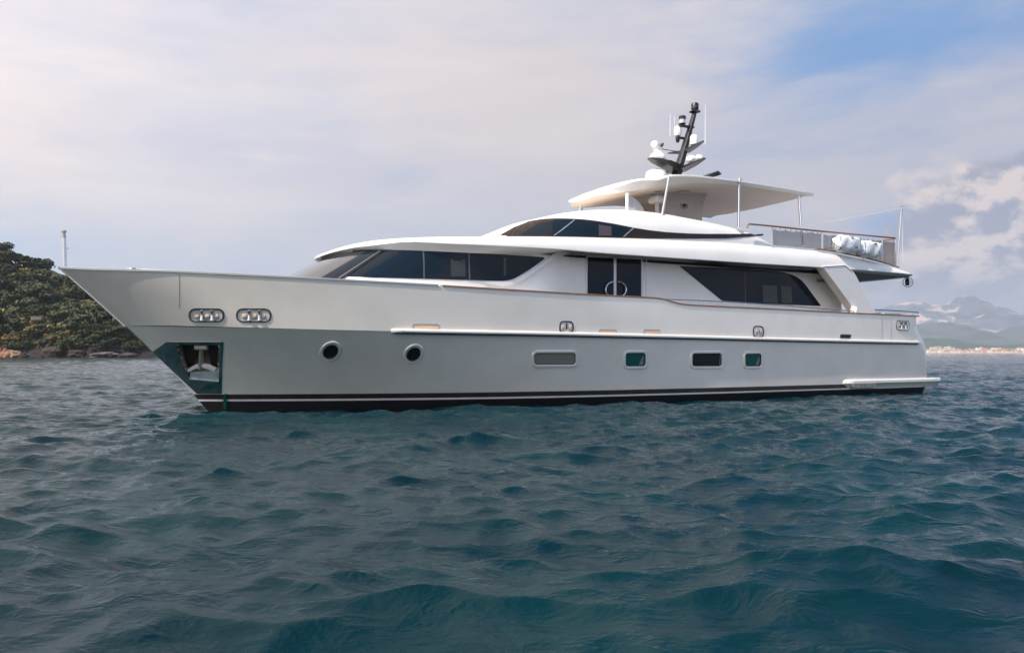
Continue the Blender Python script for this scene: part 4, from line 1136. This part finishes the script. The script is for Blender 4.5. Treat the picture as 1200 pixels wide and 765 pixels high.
placed = []
for _ in range(9000):
    if len(placed) > 210: break
    px = rng.uniform(-30, 176); Y = 254+rng.random()**.8*58; x = (px-CX)/FOC*Y; z = float(hill_h(x, Y))
    if z < 2.0: continue
    if any((x-a)**2+(Y-b)**2 < 2.8**2 for a, b in placed): continue
    placed.append((x, Y)); up = (Y-254)/58
    py = HY-(z-EYE)/Y*FOC-14
    dark = px < 58-(py-330)*.25 and 322 < py < 385  # shaded flank of the hill, its shade carried by darker leaf colours
    u = rng.random()
    if dark: k = 1 if u < .85 else 2
    elif py > 366: k = 1 if u < .7 else (2 if u < .97 else 3)
    elif px > 110: k = 1 if u < .45 else 2
    else: k = 2 if u < .76 else (1 if u < .95 else 3)
    if px < 28 and up > .8 and u < .4: k = 0
    plant(k, x, Y, rng.uniform(.75, 1.15)*(.8 if k == 0 else 1.05))
for _ in range(3000):
    if len(placed) > 290: break
    px = rng.uniform(-15, 176); Y = 245+rng.random()*14; x = (px-CX)/FOC*Y; z = float(hill_h(x, Y))
    if z < 1.6 or z > 8 or any((x-a)**2+(Y-b)**2 < 1.7**2 for a, b in placed): continue
    placed.append((x, Y)); plant(1 if rng.random() < .8 else 2, x, Y, rng.uniform(.40, .62))
# undergrowth that nobody could count
lob = []
for _ in range(900):
    px = rng.uniform(-60, 200); Y = 245+rng.random()**1.3*73; x = (px-CX)/FOC*Y; z = float(hill_h(x, Y))
    if z > 1.4+3*rng.random(): lob.append((x, Y, z+.1, rng.uniform(.7, 1.9)))
lob2 = []
for _ in range(1500):
    px = rng.choice((rng.uniform(-420, -20), rng.uniform(-420, -20), rng.uniform(150, 320))); Y = 250+rng.random()*75; x = (px-CX)/FOC*Y; z = float(hill_h(x, Y))
    if z > 2.5: lob2.append((x, Y, z+.2, rng.uniform(1.5, 3.0)))
cover = leaves(lob, 30000, .30, 9); far_cover = leaves(lob2, 30000, .75, 10); cover.add(far_cover.v, far_cover.f)
tag(cover.build('ground_cover', LM[1], None, smooth=False, recalc=False), 'low green undergrowth between the trees of the headland', 'undergrowth', kind='stuff')


# shore rocks and terrace walls
def boulder(name, px, Y, z, size, m, lab, seed, grp=None):
    g = random.Random(seed); bm = bmesh.new(); bmesh.ops.create_icosphere(bm, subdivisions=3, radius=1)
    f = vnoise(seed)
    for v in bm.verts:
        k = 1+.5*(float(f(np.array(v.co.x*1.7+5), np.array(v.co.y*1.7+v.co.z*2.1+5)))-.5)+.25*(float(f(np.array(v.co.z*4+9), np.array(v.co.x*4+3)))-.5)
        q = v.co*k; q = Vector([round(c*3.2)/3.2*.45+c*.55 for c in q]); v.co = Vector((q.x*size[0], q.y*size[1], q.z*size[2]))
    me = bpy.data.meshes.new(name); bm.to_mesh(me); bm.free(); me.materials.append(m)
    o = bpy.data.objects.new(name, me); col.objects.link(o); o.location = (hx(px, Y), Y, z); o.rotation_euler = (0, 0, g.uniform(-.3, .3)); tag(o, lab, 'rock', grp)


r_or = mat('ochre_rock', (.24, .10, .06), .9, var=.45, vscale=.7, bump=1.0, bscale=1.5); r_gr = mat('grey_rock', (.085, .07, .062), .9, var=.4, vscale=.8, bump=1.0, bscale=1.5); r_dk = mat('brown_rock', (.03, .02, .016), .9, var=.4, vscale=.8, bump=1.0, bscale=1.5)
boulder('shore_rock', 3, 243, .6, (2.4, 2.2, 2.6), r_or, 'largest reddish ochre rock at the water edge, cut by the left border', 1)
boulder('shore_rock', 14, 242, .4, (2.6, 2.0, 1.6), mat('pale_ochre_rock', (.24, .15, .085), .9, var=.4, vscale=.7, bump=1., bscale=1.5), 'low pale ochre rock at the water edge beside the reddish one', 2)
boulder('shore_rock', 24, 243, .2, (2.0, 2, .9), r_dk, 'small brown rock low in the water right of the ochre rocks', 3)
boulder('shore_rock', 112, 250, 2.6, (3.4, 3, 2.0), r_gr, 'broad pale grey rock face at the foot of the headland, nearest the yacht bow', 4)
boulder('shore_rock', 122, 246, .6, (4.4, 2.4, 1.1), r_gr, 'flat grey rock shelf below the pale rock face near the yacht bow', 6)
boulder('shore_rock', 148, 247, .4, (3.5, 2.2, .9), r_dk, 'low dark rock at the tip of the headland beside the bow', 7)
boulder('shore_rock', 62, 247, 1.2, (3.5, 2.2, 2.2), r_dk, 'dark brown rock buttress in the middle of the headland shore', 8)
boulder('shore_rock', 90, 247, .8, (3.0, 2.2, 1.5), r_dk, 'dark brown rock between the rock buttress and the grey shelf', 9)
mb = MB(); wx = hx(43, 256); wz = EYE+(HY-369.5)/FOC*256; mb.box((wx, 256, wz-1.1), (3.6, .7, 1.4), bev=.08); mb.box((wx, 256, wz-.35), (3.8, .9, .14), bev=.04)
tag(mb.build('terrace_wall', mat('grey_stone_wall', (.13, .11, .10), .9, var=.3, vscale=1.2, bump=.8, bscale=3)), 'short grey stone terrace wall among the trees above the rocks', 'wall')

# ------------------------------------------------------------------ far shore on the right: mountains, hills, town
def far_ridge(name, pts, D, depth, seed, rough, m, px0, px1, nx, ny):
    f = pch([(p, max(0.0, (HY-q)/FOC*D)) for p, q in pts])
    mb = MB(); rows = []
    for j in range(ny):
        v = j/(ny-1); Y = D-depth*(1-v) if v <= 1 else D
        px = np.linspace(px0, px1, nx); X = (px-CX)/FOC*D
        base = np.vectorize(f)(px)
        prof = v**1.25
        n = (fbm(X/depth*5.5, np.full(nx, v*5.5), seed, 6, .55)-.5)*2
        rd = 1-np.abs((fbm(X/depth*4, np.full(nx, v*3.0+9), seed+30, 5, .55)-.5)*4)
        zz = base*prof*(1+rough*n*.5*(1-v*.65)+rough*.5*(rd-.4)*(1-v*.7))
        rows.append([(X[i], Y, max(-2, zz[i]) if v > 0 else -2) for i in range(nx)])
    back = [(x, D+depth*.7, -2) for x, y, z in rows[-1]]
    rows.append(back); mb.grid(rows)
    o = mb.build(name, m, angle=180); tag(o, kind='structure')


def mountain_mat(name, a, b, pale, t0, t1, sc):
    m = bpy.data.materials.new(name); m.use_nodes = True; T = NT(m.node_tree)
    geo = T.n('ShaderNodeNewGeometry'); pos = geo.outputs['Position']
    n = T.noise(pos, sc, 6, .6, .3); n2 = T.noise(T.n('ShaderNodeMapping', {'Vector': pos, 'Scale': (1, 1, .55)}).outputs[0], sc*.9, 7, .68, .8)
    c_ = T.mix(T.smooth(n, .35, .65), a, b); c_ = T.mix(T.smooth(n2, t0, t1), c_, pale)
    p = T.n('ShaderNodeBsdfPrincipled', {'Base Color': c_, 'Roughness': .95, 'Specular IOR Level': .1}); T.n('ShaderNodeOutputMaterial', {'Surface': p.outputs[0]}); return m


far_ridge('far_mountains', [(700, 408), (900, 392), (1000, 376), (1060, 358), (1085, 353), (1110, 351.5), (1128, 349), (1140, 357), (1158, 359.5), (1172, 366), (1190, 374), (1230, 371), (1290, 380), (1400, 395), (1600, 410)], 9800, 2600, 3, .75, mountain_mat('marble_mountain', (.035, .042, .052), (.085, .085, .09), (.44, .33, .28), .53, .62, .0030), 700, 1600, 360, 70)
far_ridge('middle_hills', [(850, 412), (980, 398), (1050, 386), (1080, 380), (1104, 376), (1122, 384), (1142, 397), (1160, 394), (1180, 386), (1200, 381), (1240, 376), (1320, 390), (1500, 408)], 6600, 1500, 8, .5, mountain_mat('wooded_hill', (.038, .046, .042), (.07, .08, .07), (.45, .38, .33), .66, .72, .004), 850, 1500, 260, 50)
far_ridge('near_hills', [(900, 412), (1060, 402), (1085, 396), (1110, 397), (1140, 402), (1165, 404.5), (1200, 402), (1260, 400), (1400, 410)], 4700, 700, 19, .4, mountain_mat('green_hill', (.028, .045, .032), (.055, .075, .050), (.35, .3, .26), .68, .74, .007), 900, 1400, 200, 30)
# the coastal plain the town stands on
mb = MB(); D0, D1 = 3300, 4100
rows = [[((px-CX)/FOC*D0, y, z) for px in np.linspace(880, 1420, 60)] for y, z in ((D0, -1.0), (D0+12, 1.6), (D0+60, 2.4), (D1, 14))]
mb.grid(rows); tag(mb.build('coastal_ground', mat('beach_sand', (.42, .36, .29), .9, var=.2, vscale=.02)), kind='structure')

walls = [('cream', mat('cream_wall', (.62, .54, .43), .8)), ('pink', mat('pink_wall', (.55, .32, .25), .8)), ('white', mat('white_wall', (.72, .70, .66), .8)), ('ochre', mat('ochre_wall', (.52, .38, .22), .8))]
roofm = mat('tile_roof', (.30, .135, .085), .85, var=.2, vscale=.1); roofg = mat('flat_roof', (.35, .33, .31), .85); winm = mat('dark_window', (.05, .05, .055), .3)


def house(x, y, w, d, h, kind, pitched):
    cname, wm = walls[kind]
    mb = MB(); mb.box((x, y, h/2+1), (w, d, h), m=wm)
    nfl = max(1, int(h/3.2)); nb = max(2, int(w/4.5))
    for i in range(nfl):
        for j in range(nb):
            mb.box((x-w/2+w*(j+.5)/nb, y-d/2-.03, 1+h*(i+.55)/nfl), (min(1.6, w/nb*.5), .1, 1.5), m=winm)
    if pitched:
        e = .6; z0 = 1+h; mb.add([(x-w/2-e, y-d/2-e, z0), (x+w/2+e, y-d/2-e, z0), (x+w/2+e, y+d/2+e, z0), (x-w/2-e, y+d/2+e, z0), (x-w/2+d*.3, y, z0+d*.22), (x+w/2-d*.3, y, z0+d*.22)], [(0, 1, 5, 4), (1, 2, 5), (2, 3, 4, 5), (3, 0, 4), (3, 2, 1, 0)], roofm)
    else:
        mb.box((x, y, 1+h+.3), (w+.6, d+.6, .6), m=roofg); mb.box((x+w*.2, y, 1+h+1.6), (w*.25, d*.3, 2.0), m=wm)
    o = mb.build('town_house', wm, None, smooth=False)
    hh = 'tall' if h > 14 else 'low'
    tag(o, f'{hh} {cname} house with {"red tiled" if pitched else "flat grey"} roof in the town on the far shore', 'house', f'{hh} {cname} {"tiled" if pitched else "flat roofed"} town houses')


hr = random.Random(31)
for row, (Y, n) in enumerate(((3345, 46), (3420, 40), (3520, 30))):
    for i in range(n):
        px = 1062+(i+hr.uniform(.15, .85))*(150/n)+(0 if row else 0)
        x = (px-CX)/FOC*Y; big = hr.random() < .16
        w = hr.uniform(9, 16) if not big else hr.uniform(18, 28)
        if row: w *= 1.15
        house(x, Y+hr.uniform(-12, 12), w, hr.uniform(9, 13), (hr.uniform(6, 10) if not big else hr.uniform(14.5, 20))+row*3.5, hr.choices((0, 1, 2, 3), (4, 2, 3, 2))[0], hr.random() < .6)
lob = [((hr.uniform(1050, 1225)-CX)/FOC*Y_, Y_, hr.uniform(4, 9), hr.uniform(4, 8)) for Y_ in [hr.uniform(3370, 3560) for _ in range(230)]]
tag(leaves(lob, 6000, 2.0, 12).build('town_trees_mass', LM[1], None, smooth=False, recalc=False), 'dark green trees massed between the houses of the far town', 'trees', kind='stuff')

# ------------------------------------------------------------------ the air between here and the mountains
mb = MB(); mb.box((0, 4500, 348), (24000, 17500, 720))
hz = mb.build('haze', None, None, smooth=False)
m = bpy.data.materials.new('haze_air'); m.use_nodes = True; T = NT(m.node_tree)
v_ = T.n('ShaderNodeVolumePrincipled', {'Color': (.70, .82, .98, 1), 'Density': .00010, 'Anisotropy': .2})
T.n('ShaderNodeOutputMaterial', {'Volume': v_.outputs[0]})
hz.data.materials.clear(); hz.data.materials.append(m); tag(hz, 'pale blue haze of the distance over the sea', 'haze', kind='stuff')
